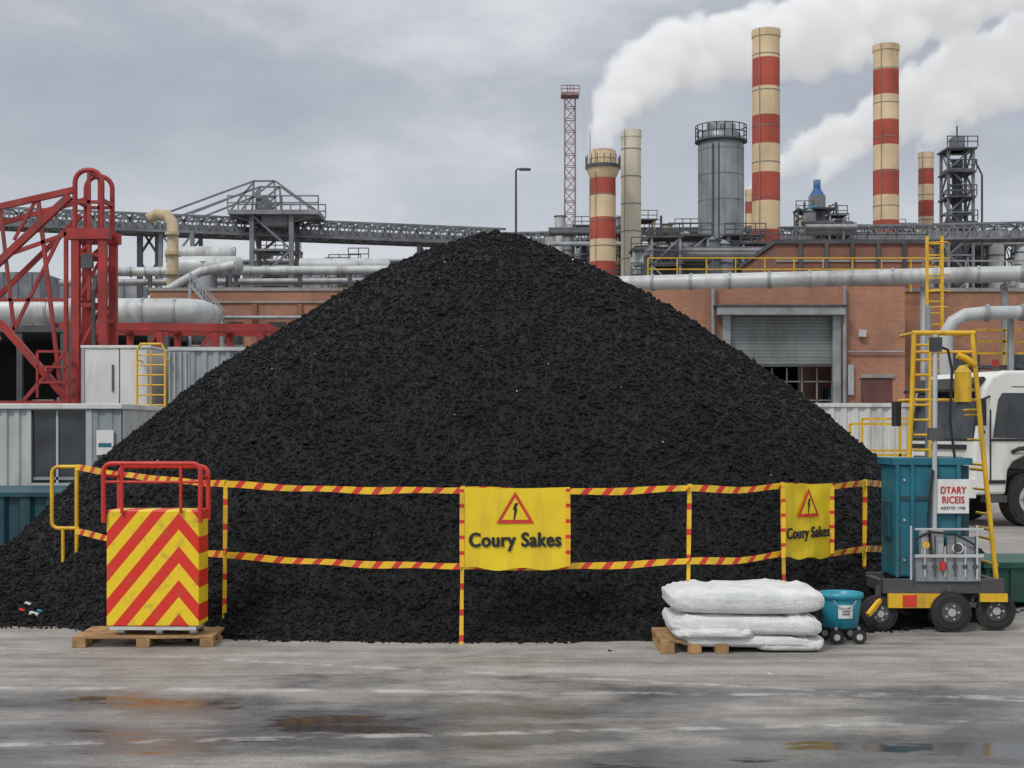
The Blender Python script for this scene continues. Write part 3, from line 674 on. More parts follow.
a.tube(pts,.25,pipe_tan,n=16)
a.tube([P(150,300,d-1),P(165,292,d-1),P(185,280,d-1),P(200,272,d-1),P(235,265,d-1)],.2,pipe_l,n=14)
for py in(235,255,275,300): a.cyl(P(172,py,d),P(172,py-3,d),.31,pipe_tan,n=16)
a.beam((X(185,d-1),d-1,0),P(185,280,d-1),.15,steel_d); a.beam((X(230,d-1),d-1,0),P(230,266,d-1),.15,steel_d)
a.cyl((X(172,d),d,0),P(172,330,d),.27,pipe_tan); a.build()

def bridge(name,p0,p1,h,w,seg,t,sup):
    a=Acc(name,farsteel); a.lattice(p0,p1,h,w,seg,t,farsteel,axis='x')
    p0=Vector(p0);p1=Vector(p1)
    a.beam(p0+Vector((0,0,-h/2+.1)),p1+Vector((0,0,-h/2+.1)),w*.9,fargrey,.12); a.beam(p0+Vector((0,w/2-.15,.0)),p1+Vector((0,w/2-.15,.0)),.1,fargrey,h*.5)
    for s in sup:
        q=p0.lerp(p1,s); 
        for dx in(-.9,.9): 
            for dy in(-w/2,w/2): a.beam((q.x+dx*1.3,q.y+dy,0),(q.x+dx,q.y+dy,q.z-h/2),.22)
        n=5
        for k in range(n):
            z0=(q.z-h/2)*k/n; z1=(q.z-h/2)*(k+1)/n
            for dy in(-w/2,w/2): a.beam((q.x-1,q.y+dy,z0),(q.x+1,q.y+dy,z1),.1); a.beam((q.x+1,q.y+dy,z0),(q.x-1,q.y+dy,z1),.1); a.beam((q.x-1,q.y+dy,z1),(q.x+1,q.y+dy,z1),.12)
    a.build()
bridge('conveyor_bridge',P(-120,214,78),P(500,239,90),.95,2.2,70,.13,(.02,.45,.88))
bridge('conveyor_bridge',P(470,241,136),P(1200,229,98),1.1,2.4,80,.15,(.3,.60,.9))

def tower():
    d=84; a=Acc('loading_tower',farsteel); zb=Z(218,d)
    a.lattice((X(275,d),d,0),(X(275,d),d,zb),2.3,2.3,7,.26,farsteel,tb=.13)
    a.bx(X(233,d),X(322,d),d-1.6,d+1.6,zb,zb+.25,fargrey)
    a.rail([(X(233,d),d-1.6,zb+.25),(X(322,d),d-1.6,zb+.25)],.8,farsteel,.07,1.0)
    a.rail([(X(233,d),d+1.6,zb+.25),(X(322,d),d+1.6,zb+.25)],.8,farsteel,.07,1.0)
    for dy in(-1,1):
        for p,q in(((255,218),(257,184)),((279,218),(277,184)),((257,184),(277,184)),((255,200),(279,200)),((255,218),(278,200)),((256,200),(277,184)),((278,184),(320,214)),((256,186),(233,214)),((257,184),(175,214)),((256,192),(195,216)),((233,218),(262,226)),((322,218),(288,226))):
            p=P(*p,d);q=P(*q,d);p.y=q.y=d+dy; a.beam(p,q,.10)
    a.bx(X(258,d),X(270,d),d-.8,d+.8,Z(213,d),Z(200,d),fargrey)
    a.bx(X(264,d),X(290,d),d-.9,d+.9,Z(228,d),zb-.01,fargrey)
    a.build()
tower()
d=84; a=Acc('support_frame',farsteel)
for px in(140,158): a.beam((X(px,d),d,0),(X(px,d),d,Z(222,d)),.3)
for k in range(6): a.beam((X(140,d),d,2+k*2),(X(158,d),d,3.6+k*2),.13); a.beam((X(158,d),d,2+k*2),(X(140,d),d,3.6+k*2),.13)
a.build()
d=75; a=Acc('pipeline',pipe_l)
a.tube([P(80,272,d),P(390,270,d)],.24,pipe_l,n=16); a.tube([P(60,283,d+1),P(380,281,d+1)],.18,steel,n=14)
a.tube([P(300,266,d+2),P(390,266,d+2)],.42,pipe_l,n=18)
for px in(95,150,215,300,350): a.beam((X(px,d),d,0),P(px,275,d),.2,steel_d)
for k in range(20): q=P(85+k*15,272,d); a.cyl(q,q+Vector((.07,0,0)),.28,steel,n=16)
a.build()
d=72; a=Acc('storage_tank',pipe_l)
for px0,px1,py,r in((183,236,266,.50),(172,228,254,.40)):
    dd=d+(266-py)*.1; A=P(px0,py,dd);B=P(px1,py,dd); a.tube([A-Vector((.35,0,0)),A-Vector((.25,0,0)),A,B,B+Vector((.25,0,0)),B+Vector((.35,0,0))],r,pipe_l,n=20,rad=[r*.4,r*.85,r,r,r*.85,r*.4])
    for q in(A,B): a.beam(q,(q.x,q.y,0),.2,steel_d)
a.cyl((X(205,d),d,0),(X(205,d),d,Z(262,d)),.5,fargrey)
a.build()
a=Acc('distant_works',fargrey)
for px0,px1,py,dd in((-200,60,300,150),(-60,40,272,165),(60,140,284,150),(300,420,264,170),(325,350,257,160),(420,640,254,190),(560,600,248,160),(90,170,300,140),(230,420,283,120)):
    a.bx(X(px0,dd),X(px1,dd),dd,dd+12,0,Z(py,dd),random.choice([fargrey,farsteel,fargrey]))
    for k in range(int((px1-px0)/14)): 
        xx=X(px0+7+k*14,dd); a.bx(xx-.1,xx+.1,dd-.15,dd-.01,0,Z(py,dd),farsteel)
a.build()
d=52; a=Acc('open_shed',steel_d)
x0,x1=X(-200,d),X(150,d); zt=Z(332,d)
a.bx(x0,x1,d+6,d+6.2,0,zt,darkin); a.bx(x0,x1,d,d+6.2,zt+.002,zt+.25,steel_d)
for k in range(9): xx=x0+(x1-x0)*k/8; a.beam((xx,d+.15,0),(xx,d+.15,zt),.2,steel_d)
for k in range(14): xx=x0+(x1-x0)*(k+.5)/14; a.bx(xx-.4,xx+.4,d+.6,d+2,0,1.5+random.random()*2.4,random.choice([steel_d,farsteel,door_r,contgrey,fargrey]))
a.build()

def bbuild(name,x0,x1,y,dep,zt,bm):
    e=empty(name); a=Acc('walls',bm,parent=e); a.bx(x0,x1,y,y+dep,0,zt,bm); a.build()
    a=Acc('parapet',concrete,parent=e); a.bx(x0-.06,x1+.06,y-.06,y+.25,zt+.002,zt+.14); a.bx(x0-.06,x0+.2,y+.252,y+dep,zt+.002,zt+.14); a.build()
    a=Acc('roof',roofm,parent=e); a.bx(x0+.21,x1,y+.26,y+dep-.01,zt+.004,zt+.05); a.build(); return e
d=60; e=bbuild('brick_factory_hall',X(150,d),X(470,d),d,14,Z(291,d),brick)
a=Acc('facade_details',steel,parent=e)
for px in(175,214,255,300,340): a.bx(X(px,d)-.1,X(px,d)+.1,d-.12,d-.01,0,Z(304,d),brick2)
a.bx(X(150,d),X(470,d),d-.08,d-.01,Z(303,d),Z(301,d),concrete)
for px in(187,225,268,312): a.bx(X(px,d),X(px+18,d),d-.06,d-.012,Z(345,d),Z(322,d),glass); a.bx(X(px,d)-.05,X(px+18,d)+.05,d-.1,d-.013,Z(346.5,d),Z(345,d),concrete)
a.tube([(X(160,d),d-.3,Z(318,d)),(X(400,d),d-.3,Z(318,d))],.08,steel,n=8)
a.build()
d=58; a=Acc('steel_stairway',steel)
for dy in(0,.9): a.beam((X(190,d),d+dy,Z(284,d)),(X(222,d),d+dy,Z(322,d)),.1); a.beam((X(190,d),d+dy,Z(273,d)),(X(222,d),d+dy,Z(311,d)),.05)
for k in range(11): p=P(190+32*k/10,284+38*k/10,d); a.beam(p,(p.x,d+.9,p.z),.06); a.beam(p,p+Vector((0,0,.45)),.04)
for px,py in((190,284),(222,322)): a.beam((X(px,d),d,0),P(px,py,d),.12)
a.build()

# ---------------------------------------------------------------- right brick building
def right_building():
    d=45.; xl,xr=X(600,d),X(905,d); zt=Z(284,d)
    e=empty('brick_warehouse')
    dx0,dx1=X(726,d),X(836,d); dz1=Z(316,d)
    a=Acc('walls',brick,parent=e)
    a.bx(xl,dx0,d,d+.4,0,zt); a.bx(dx1,xr,d,d+.4,0,zt); a.bx(dx0,dx1,d,d+.4,dz1,zt)
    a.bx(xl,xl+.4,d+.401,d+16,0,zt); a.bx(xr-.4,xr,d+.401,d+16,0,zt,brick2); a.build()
    a=Acc('roof',roofm,parent=e); a.bx(xl+.41,xr-.41,d+.41,d+16,zt-.3,zt-.1); a.build()
    a=Acc('coping',concrete,parent=e); a.bx(xl-.05,xr+.05,d-.06,d+.45,zt+.002,zt+.12); a.build()
    a=Acc('loading_door',shutter,parent=e)
    z1=dz1-.02; zs=Z(364,d); n=14
    for k in range(n):
        za=zs+(z1-zs)*k/n; zb=zs+(z1-zs)*(k+1)/n
        a.bx(dx0+.002,dx1-.002,d+.12+(k%2)*.012,d+.17,za+.008,zb,shutter)
    a.bx(dx0+.002,dx1-.002,d+.08,d+.18,zs-.08,zs,steel_d)
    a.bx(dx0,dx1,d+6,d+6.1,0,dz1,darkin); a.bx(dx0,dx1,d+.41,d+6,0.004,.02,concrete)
    for k in range(10):
        xx=dx0+.2+k*.36; h=random.uniform(1.6,3.0); a.bx(xx,xx+.28,d+.6+random.random()*.4,d+1.7,0.02,h,random.choice([steel,steel_l,contgrey,teal_d,whitegrey]))
    for k in range(8): a.beam((dx0+.1+k*.48,d+.5,0.02),(dx0+.1+k*.48,d+.5,zs-.1),.04,steel)
    for zz in(1.2,1.9,2.6,3.2): a.beam((dx0,d+.5,zz),(dx1,d+.5,zz),.04,steel)
    a.build()
    a=Acc('door_frame',steel_d,parent=e)
    for x in(dx0,dx1): a.bx(x-.13,x+.13,d-.14,d-.002,0,dz1,steel)
    a.bx(dx0-.35,dx1+.2,d-.5,d-.002,dz1+.002,dz1+.26,steel); a.bx(dx0-.45,dx1+.25,d-.55,d-.004,dz1+.262,dz1+.32,steel_d)
    a.build(bevel=.01)
    a=Acc('side_door',door_r,parent=e); a.bx(X(862,d),X(892,d),d-.03,d-.003,0,Z(378,d)); a.bx(X(860,d),X(894,d),d-.08,d-.004,Z(378,d)+.002,Z(374,d),concrete)
    a.bx(X(861,d),X(862,d)-.002,d-.05,d-.003,0,Z(378,d),steel_d); a.bx(X(876.5,d),X(877.5,d),d-.035,d-.031,0,Z(378,d),steel_d); a.build()
    a=Acc('downpipes',steel,parent=e)
    for px in(843,712): a.cyl((X(px,d),d-.22,0),(X(px,d),d-.22,zt),.06,steel,n=10)
    a.tube([(X(845,d),d-.1,Z(352,d)),(X(903,d),d-.1,Z(352,d))],.03,steel,n=6)
    for px,py in((700,330),(858,330),(690,365)): a.bx(X(px,d),X(px+7,d),d-.18,d-.003,Z(py+7,d),Z(py,d),steel_l)
    a.bx(X(847,d),X(853,d),d-.13,d-.003,Z(395,d),Z(365,d),steel_l)
    a.build()
    x2,x3=X(905,d)+.003,X(905,d)+16
    a=Acc('east_wing_walls',brick,parent=e); a.bx(x2,x3,d+2,d+15,0,zt-.05); a.build()
    a=Acc('east_wing_coping',concrete,parent=e); a.bx(x2,x3,d+1.94,d+2.3,zt-.048,zt+.07); a.build()
    a=Acc('east_wing_windows',glass,parent=e)
    for k in range(5): xx=x2+1.7+k*2.4; a.bx(xx,xx+1.3,d+1.95,d+1.99,2.6,4.2,glass); a.bx(xx-.06,xx+1.36,d+1.9,d+1.985,2.48,2.597,concrete); a.bx(xx+.62,xx+.68,d+1.92,d+1.948,2.6,4.2,steel_d)
    a.build()
    d2=53; a=Acc('upper_storey_walls',brick2,parent=e); zz=Z(244,d2); a.bx(X(776,d2),X(932,d2),d2,d2+8,zt-.08,zz); a.build()
    a=Acc('upper_storey_trim',steel_d,parent=e); a.bx(X(774,d2),X(934,d2),d2-.1,d2+8.1,zz+.002,zz+.16,steel_d)
    for px in range(800,930,26): a.bx(X(px,d2)-.07,X(px,d2)+.07,d2-.1,d2-.003,zt-.08,zz,steel_d)
    a.bx(X(776,d2),X(932,d2),d2-.05,d2-.002,Z(262,d2),Z(260,d2),concrete)
    a.build()
    a=Acc('roof_railing',yellow,parent=e); dd=d+1.5
    a.rail([(X(648,dd),dd,zt-.1),(X(940,dd),dd,zt-.1)],Z(258,dd)-zt+.1,yellow,.035,.9,3)
    a.rail([(X(780,d2),d2+.4,zz+.16),(X(930,d2),d2+.4,zz+.16)],.5,steel_d,.04,1,2)
    a.rail([(X(945,d),d+2.4,zt+.02),(X(1080,d),d+2.4,zt+.02)],1.0,steel,.05,1.2,2)
    a.build()
    a=Acc('roof_plant',fargrey,parent=e)
    for px,w,h in((655,26,10),(690,20,14),(712,14,8),(780,14,20),(845,20,12)):
        a.bx(X(px,d+5),X(px+w,d+5),d+5,d+7,zt-.09,zt+h*.045,random.choice([fargrey,steel,farsteel]))
    a.tube([(X(650,d),d+4,zt+.35),(X(770,d),d+4,zt+.35)],.14,steel_l,n=10)
    a.tube([(X(640,d),d+3.3,zt+.1),(X(700,d),d+3.3,zt+.1),(X(702,d),d+3.3,zt+.5),(X(760,d),d+3.3,zt+.5)],.09,steel,n=8)
    a.build(bevel=.01)
right_building()

a=Acc('elevated_pipeline',pipe_l)
A=P(560,285,42.5); B=P(1090,272,38.0); a.tube([A,A.lerp(B,.5),B],.22,pipe_l,n=22)
for k in range(13): p=A.lerp(B,(k+.5)/13); dr=(B-A).normalized(); a.cyl(p-dr*.04,p+dr*.04,.25,steel,n=22)
for k in(.13,.716,.86): 
    p=A.lerp(B,k); a.beam((p.x,p.y+.3,0),(p.x,p.y+.3,p.z-.37),.16,steel_l if k==.716 else steel); a.beam((p.x,p.y-.4,p.z-.3),(p.x,p.y+.5,p.z-.3),.12,steel)
a.tube([A+Vector((0,.6,-.05)),B+Vector((0,.6,-.05))],.1,steel,n=10)
a.build()
d=34; a=Acc('cooling_pipe',pipe_l)
pts=[P(946,400,d),P(946,345,d),P(947,332,d),P(953,322,d),P(965,315,d),P(985,313,d),P(1100,311,d)]
a.tube(pts,.16,pipe_l,n=18); a.cyl((X(946,d),d,0),P(946,400,d),.16,pipe_l)
for q in(P(985,313,d),P(1020,312.5,d)): a.cyl(q,q+Vector((.08,0,0)),.21,steel,n=18)
a.beam((X(1015,d),d+.3,0),(X(1015,d),d+.3,Z(318,d)),.12,steel)
a.build()
d=37; a=Acc('yellow_access_ladder',yellow)
for px in(927,942): a.beam((X(px,d),d,0),P(px,236,d),.07)
for k in range(30):
    z=.5+k*.3
    if z<Z(236,d): a.beam((X(927,d),d,z),(X(942,d),d,z),.035)
for k in range(5): 
    zc=Z(245+k*16,d); xc=(X(927,d)+X(942,d))/2
    a.tube([(xc+.28*math.cos(t),d-.3+.28*math.sin(t)*1.1,zc) for t in np.linspace(math.pi*1.0,2*math.pi,9)],.018,yellow,n=6)
a.build()
a=Acc('yellow_walkway',yellow); d=34.5
a.bx(X(975,d),X(1090,d),d,d+1,Z(368,d),Z(365,d),steel_d)
a.rail([(X(975,d),d,Z(365,d)),(X(1090,d),d,Z(365,d))],.85,yellow,.05,.6,3)
for px in(978,1020,1060): a.beam((X(px,d),d+.1,0),(X(px,d),d+.1,Z(368,d)),.1,steel_d)
a.build()

# ---------------------------------------------------------------- chimneys
def stack(name,px,py,d,w,band,taper=.82,flare=False,plain=None):
    r=w/2*d/F; x=X(px,d); zt=Z(py,d); a=Acc(name,cream); k=0
    def rad(z): return r*(1+(1-taper)*(1-z/zt)*1.2)
    z0=zt
    while z0>0:
        z1=max(0,z0-band*d/F)
        a.cyl((x,d,z1),(x,d,z0),rad(z1),(plain or (cream if k%2==0 else stackred)),r2=rad(z0),n=32,caps=(k==0)); z0=z1;k+=1
    a.cyl((x,d,zt-.5),(x,d,zt+.02),rad(zt)*1.06,plain or cream,n=32); a.cyl((x,d,zt+.02),(x,d,zt+.03),rad(zt)*.85,darkin,n=24)
    if flare:
        a.cyl((x,d,zt-1.9),(x,d,zt-1.2),rad(zt)*1.02,cream,r2=rad(zt)*1.35,n=32); a.cyl((x,d,zt-1.2),(x,d,zt-.95),rad(zt)*1.42,steel_d,n=32)
        a.cyl((x,d,zt-.95),(x,d,zt+.1),rad(zt)*1.0,stackred,r2=rad(zt)*.9,n=32)
        for t in range(16): an=t*math.pi/8; a.beam((x+rad(zt)*1.38*math.cos(an),d+rad(zt)*1.38*math.sin(an),zt-.95),(x+rad(zt)*1.38*math.cos(an),d+rad(zt)*1.38*math.sin(an),zt-.3),.06,steel_d)
    for q in range(7): zz=zt*(1-.06-q*.085); a.cyl((x,d,zz),(x,d,zz+.06),rad(zz)+.02,farsteel,n=32)
    for s in(-.2,.2): a.beam((x+s-r*.45,d-rad(0)*.92,zt*.3),(x+s-r*.45,d-rad(zt)*.92,zt),.04,farsteel)
    a.build()
stack('chimney_stack',766,31,105,27,28.5,.93)
stack('chimney_stack',886,46,124,25,25,.95)
stack('chimney_stack',603,152,100,25,22,.9,flare=True)
stack('chimney_stack',926,153,135,15,16,.95)
stack('chimney_stack',749,190,140,8,12,.95)
stack('cream_chimney_stack',631,131,103,20,25,.97,plain=cream2)
d=98; a=Acc('steel_silo',silo_m); x=X(721,d); r=22.5*d/F; zt=Z(147,d)
a.cyl((x,d,0),(x,d,zt),r,silo_m,n=48)
for k in range(12): zz=zt-.3-k*1.75; a.cyl((x,d,zz),(x,d,zz+.07),r+.025,farsteel,n=48)
for k in range(16): t=2*math.pi*k/16; a.beam((x+(r+.01)*math.cos(t),d+(r+.01)*math.sin(t),0),(x+(r+.01)*math.cos(t),d+(r+.01)*math.sin(t),zt),.05,silo_m)
a.cyl((x,d,zt),(x,d,zt+.9),r,silo_m,r2=r*.85,n=48); a.cyl((x,d,zt+.3),(x,d,zt+.4),r+.25,steel_d,n=48)
R=r+.2; n=20; pp=[(x+R*math.cos(2*math.pi*k/n),d+R*math.sin(2*math.pi*k/n),zt+.4) for k in range(n+1)]; a.rail(pp,1.0,steel_d,.055,5,2)
for k in range(6): t=k*1.05; a.box((x+r*.5*math.cos(t),d+r*.5*math.sin(t),zt+1.2),(.4,.4,.8),fargrey)
a.cyl((x,d,zt+.9),(x,d,zt+1.6),r*.3,fargrey,n=16)
a.beam((x-r*.5,d-r*.92,0),(x-r*.5,d-r*.92,zt),.1,steel_d); a.beam((x-r*.5+.4,d-r*.97,0),(x-r*.5+.4,d-r*.97,zt),.1,steel_d)
a.build()
d=130; a=Acc('lattice_mast',mastred); a.lattice((X(570,d),d,0),(X(570,d),d,Z(96,d)),.95,.95,30,.10,mastred,tb=.065)
a.bx(X(561,d),X(579,d),d-.8,d+.8,Z(97,d),Z(94,d),mastred); a.rail([(X(561,d),d-.8,Z(94,d)),(X(579,d),d-.8,Z(94,d))],.6,mastred,.07,.5)
a.beam(P(570,94,d),P(570,84,d),.08); a.build()
d=128; a=Acc('derrick_tower',steel_d); a.lattice((X(957,d),d,0),(X(957,d),d,Z(150,d)),2.2,2.2,14,.24,farsteel,tb=.14)
a.cyl((X(957,d),d,0),(X(957,d),d,Z(160,d)),.45,steel_d)
for py,w in((152,15),(175,14),(200,14),(225,15)): a.bx(X(957-w,d),X(957+w,d),d-1.6,d+1.6,Z(py,d),Z(py,d)+.15,steel_d); a.rail([(X(957-w,d),d-1.6,Z(py,d)+.2),(X(957+w,d),d-1.6,Z(py,d)+.2)],.9,steel_d,.08,.9)
a.bx(X(951,d),X(963,d),d-.6,d+.6,Z(152,d),Z(138,d),farsteel); a.beam(P(957,140,d),P(957,126,d),.12); a.beam(P(970,150,d),P(982,175,d),.12); a.beam(P(982,175,d),(X(982,d),d,0),.15)
a.build()
d=62; a=Acc('street_lamp',steel_d); a.cyl((X(516,d),d,0),P(516,170,d),.075,steel_d,r2=.045,n=12)
a.tube([P(516,172,d),P(517,169,d),P(527,168.5,d)],.04,steel_d,n=8); a.box(P(525,169.5,d),(.5,.22,.09),steel_d); a.build(bevel=.02)
d=110; a=Acc('lightning_pole',farsteel); a.cyl((X(590,d),d,0),P(590,130,d),.05,farsteel,n=8); a.build()

def refinery(name,px0,px1,pyt,pyb,d,n,seed):
    r=random.Random(seed); a=Acc(name,fargrey); mats=[fargrey,farsteel,steel,steel_l,steel_d,pipe_l,pipe_tan]
    for i in range(n):
        px=r.uniform(px0,px1); dd=d+r.uniform(-4,6); top=r.uniform(pyt,pyb); t=r.random(); m=r.choice(mats)
        if t<.4: 
            rr=r.uniform(.3,.9); a.cyl((X(px,dd),dd,0),(X(px,dd),dd,Z(top,dd)),rr,m,n=18); a.cyl((X(px,dd),dd,Z(top,dd)),(X(px,dd),dd,Z(top,dd)+rr*.5),rr,m,r2=rr*.3,n=18)
            for k in range(4): zz=Z(top,dd)-k*1.2; a.cyl((X(px,dd),dd,zz),(X(px,dd),dd,zz+.08),rr+.08,steel_d,n=18)
        elif t<.78:
            w=r.uniform(1,2.4); a.lattice((X(px,dd),dd,0),(X(px,dd),dd,Z(top,dd)),w,w,8,.13,m)
            for k in range(4): zz=Z(top,dd)-k*1.6; a.bx(X(px,dd)-w*.6,X(px,dd)+w*.6,dd-w*.6,dd+w*.6,zz,zz+.12,steel_d); a.rail([(X(px,dd)-w*.6,dd-w*.6,zz),(X(px,dd)+w*.6,dd-w*.6,zz)],.8,steel_d,.06,.6)
        elif t<.88:
            w=r.uniform(1.5,4); a.bx(X(px,dd)-w/2,X(px,dd)+w/2,dd,dd+2,0,Z(top+8,dd),m)
        else: a.cyl((X(px,dd),dd,0),(X(px,dd),dd,Z(top-10,dd)),.10,m,n=8)
    for k in range(5):
        z=Z(r.uniform(pyt+15,pyb+5),d); a.tube([(X(px0,d),d-4+k*.5,z),(X((px0+px1)/2,d),d-4+k*.5,z),(X(px1,d),d-4+k*.5,z)],r.uniform(.1,.24),r.choice([steel,fargrey,steel_d]),n=10)
    a.build()
refinery('refinery_unit',548,705,216,248,120,30,3)
refinery('refinery_unit',795,845,208,236,114,13,5)
refinery('refinery_unit',640,760,238,258,90,18,9)
refinery('refinery_unit',850,1060,224,248,138,22,12)
refinery('refinery_unit',180,420,250,268,100,14,21)
d=118; a=Acc('vent_stack',fargrey); a.cyl((X(817,d),d,0),P(817,196,d),.7,fargrey,n=20); a.cyl(P(817,196,d),P(817,189,d),.65,bluecap,r2=.3,n=20); a.cyl(P(817,189,d),P(817,180,d),.3,bluecap,n=16)
a.lattice((X(817,d),d,0),(X(817,d),d,Z(205,d)),2.6,2.6,12,.15,steel_d); a.bx(X(803,d),X(831,d),d-1.8,d+1.8,Z(212,d),Z(210.5,d),steel_d); a.bx(X(806,d),X(828,d),d-1.8,d+1.8,Z(224,d),Z(222,d),steel_d)
a.tube([P(805,225,d-2),P(806,214,d-2),P(811,208,d-2),P(817,207,d-2)],.2,teal,n=10)
a.build()

# ---------------------------------------------------------------- steam plumes (volumes)
def steam_mat(dens,em):
    m=bpy.data.materials.new('steam'); m.use_nodes=True; nt=m.node_tree; nt.nodes.clear()
    o=N(nt,'ShaderNodeOutputMaterial'); v=N(nt,'ShaderNodeVolumePrincipled'); L(nt,v.outputs[0],o.inputs['Volume'])
    at=N(nt,'ShaderNodeAttribute'); at.attribute_name='density'
    tc=N(nt,'ShaderNodeTexCoord').outputs['Object']; n=noise(nt,tc,.55,2,.65)
    r=ramp(nt,n.outputs[0],[(.34,.08),(.50,1.)])
    dn=math_(nt,'MULTIPLY',math_(nt,'MULTIPLY',at.outputs['Fac'],r.outputs[0]),dens)
    v.inputs['Density Attribute'].default_value=''
    L(nt,dn,v.inputs['Density']); v.inputs['Color'].default_value=(.97,.97,.97,1); v.inputs['Anisotropy'].default_value=.1
    L(nt,math_(nt,'MULTIPLY',dn,em),v.inputs['Emission Strength']); v.inputs['Emission Color'].default_value=(.97,.985,1,1)  # added self-glow whitens the steam, standing in for multiply scattered light
    try: m.cycles.volume_step_rate=4.0
    except Exception: pass
    return m
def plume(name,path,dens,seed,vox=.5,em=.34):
    r=random.Random(seed); pts=[];rad=[]; segs=[]
    for (a,b) in zip(path[:-1],path[1:]):
        l=math.hypot(a[0]-b[0],a[1]-b[1]); n=max(3,int(l/ (4+.12*(a[2]+b[2]))))
        for i in range(n): t=i/n; segs.append([a[j]*(1-t)+b[j]*t for j in range(4)])
    for (px,py,R,d) in segs:
        k=d/F
        if R<16: p=P(px,py,d); pts.append(tuple(p)); rad.append(max(.5,R*.62*k))
        for q in range(6 if R<14 else 10):
            rr=R*r.uniform(.22,.55); an=r.uniform(0,6.283); ro=(R-rr*.7)*math.sqrt(r.random()); dy=r.uniform(-1,1)*(R-rr)
            p=P(px+ro*math.cos(an),py+ro*math.sin(an),d); pts.append((p.x,d+dy*k,p.z)); rad.append(max(.5,rr*k))
    me=bpy.data.meshes.new(name); me.from_pydata(pts,[],[]); at=me.attributes.new('rad','FLOAT','POINT'); at.data.foreach_set('value',rad)
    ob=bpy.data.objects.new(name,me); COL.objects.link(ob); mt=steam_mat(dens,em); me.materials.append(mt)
    ng=bpy.data.node_groups.new(name+'_gn','GeometryNodeTree'); ng.interface.new_socket('Geometry',in_out='INPUT',socket_type='NodeSocketGeometry'); ng.interface.new_socket('Geometry',in_out='OUTPUT',socket_type='NodeSocketGeometry')
    gi=ng.nodes.new('NodeGroupInput'); go=ng.nodes.new('NodeGroupOutput'); mp=ng.nodes.new('GeometryNodeMeshToPoints'); pv=ng.nodes.new('GeometryNodePointsToVolume'); sm=ng.nodes.new('GeometryNodeSetMaterial')
    na=ng.nodes.new('GeometryNodeInputNamedAttribute'); na.data_type='FLOAT'; na.inputs['Name'].default_value='rad'
    pv.resolution_mode='VOXEL_SIZE'; pv.inputs['Voxel Size'].default_value=vox; pv.inputs['Density'].default_value=1.0
    ng.links.new(gi.outputs[0],mp.inputs[0]); ng.links.new(mp.outputs[0],pv.inputs['Points']); ng.links.new(na.outputs['Attribute'],pv.inputs['Radius'])
    ng.links.new(pv.outputs[0],sm.inputs[0]); sm.inputs['Material'].default_value=mt; ng.links.new(sm.outputs[0],go.inputs[0])
    md=ob.modifiers.new('gn','NODES'); md.node_group=ng
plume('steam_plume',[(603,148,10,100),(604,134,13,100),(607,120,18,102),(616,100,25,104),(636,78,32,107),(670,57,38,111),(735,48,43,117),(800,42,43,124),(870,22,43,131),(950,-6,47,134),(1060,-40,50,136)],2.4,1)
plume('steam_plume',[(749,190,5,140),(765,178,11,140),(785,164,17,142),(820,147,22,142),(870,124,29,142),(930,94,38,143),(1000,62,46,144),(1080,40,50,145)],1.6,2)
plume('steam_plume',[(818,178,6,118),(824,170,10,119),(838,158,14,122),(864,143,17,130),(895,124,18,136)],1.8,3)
plume('steam_plume',[(926,149,8,135),(929,140,11,135),(935,128,16,136),(946,114,21,136),(966,97,27,137),(1000,82,34,139),(1070,60,42,141)],2.2,4)

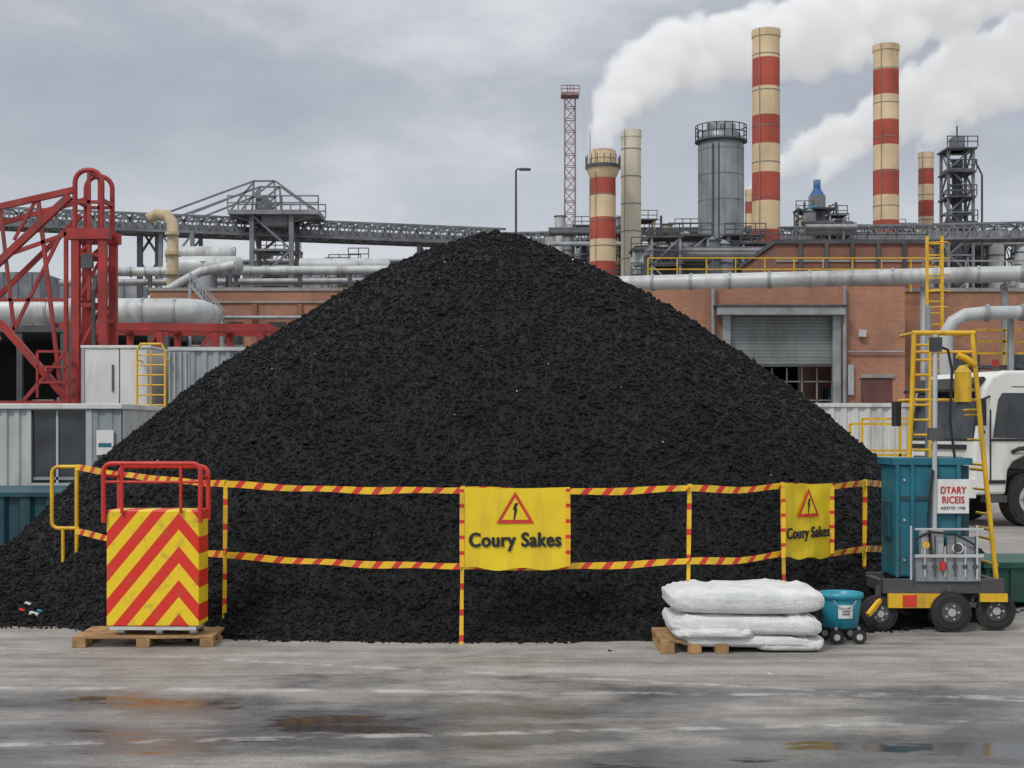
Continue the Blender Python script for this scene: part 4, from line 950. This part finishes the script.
# ---------------------------------------------------------------- sky & light
w=bpy.data.worlds.new('World'); S.world=w; w.use_nodes=True; nt=w.node_tree; nt.nodes.clear()
out=N(nt,'ShaderNodeOutputWorld'); bg=N(nt,'ShaderNodeBackground'); L(nt,bg.outputs[0],out.inputs[0]); bg.inputs['Strength'].default_value=.127
sky=N(nt,'ShaderNodeTexSky',sky_type='NISHITA'); sky.sun_disc=False; sky.sun_elevation=math.radians(48); sky.sun_rotation=math.radians(215)
tc=N(nt,'ShaderNodeTexCoord').outputs['Generated']
sp=N(nt,'ShaderNodeSeparateXYZ'); L(nt,tc,sp.inputs[0])
n1=noise(nt,mapping(nt,tc,(1,1,2.3),(0,0,0),(.3,.1,.45)),3.6,6,.58); n2=noise(nt,mapping(nt,tc,(1,1,3.5),(0,0,0),(2.1,0,.2)),1.7,3,.5)
f=math_(nt,'ADD',math_(nt,'MULTIPLY',n1.outputs[0],.6),math_(nt,'MULTIPLY',n2.outputs[0],.4))
cl=ramp(nt,f,[(.38,(3.1,3.3,3.75)),(.48,(3.8,4.0,4.4)),(.55,(5.1,5.25,5.5)),(.64,(6.7,6.8,6.9))]).outputs[0]
hz=ramp(nt,sp.outputs[2],[(.0,1.0),(.24,0.)]).outputs[0]
c=mix(nt,math_(nt,'MULTIPLY',hz,.6),cl,(6.2,6.35,6.6))
ov=ramp(nt,sp.outputs[2],[(.28,0.),(.9,1.)]).outputs[0]
c=mix(nt,math_(nt,'MULTIPLY',ov,.7),c,(9.8,9.9,10.0))
c=mix(nt,.92,sky.outputs[0],c); L(nt,c,bg.inputs['Color'])
sun=bpy.data.lights.new('sun','SUN'); sun.energy=1.5; sun.angle=math.radians(10); sun.color=(1,.96,.9)
so=bpy.data.objects.new('sun',sun); COL.objects.link(so)
az=math.radians(215); el=math.radians(48); dv=Vector((math.sin(az)*math.cos(el),math.cos(az)*math.cos(el),math.sin(el)))
so.rotation_euler=(dv).to_track_quat('Z','Y').to_euler(); so.location=(0,0,60)

cam=bpy.data.cameras.new('camera'); co=bpy.data.objects.new('camera',cam); COL.objects.link(co); S.camera=co
co.location=(0,0,CH); co.rotation_euler=(math.pi/2,0,0); cam.sensor_width=36; cam.lens=36*F/1024; cam.shift_y=(HY-384)/1024; cam.clip_end=5000; cam.clip_start=.1
S.view_settings.view_transform='Standard'; S.view_settings.look='None'; S.view_settings.exposure=0
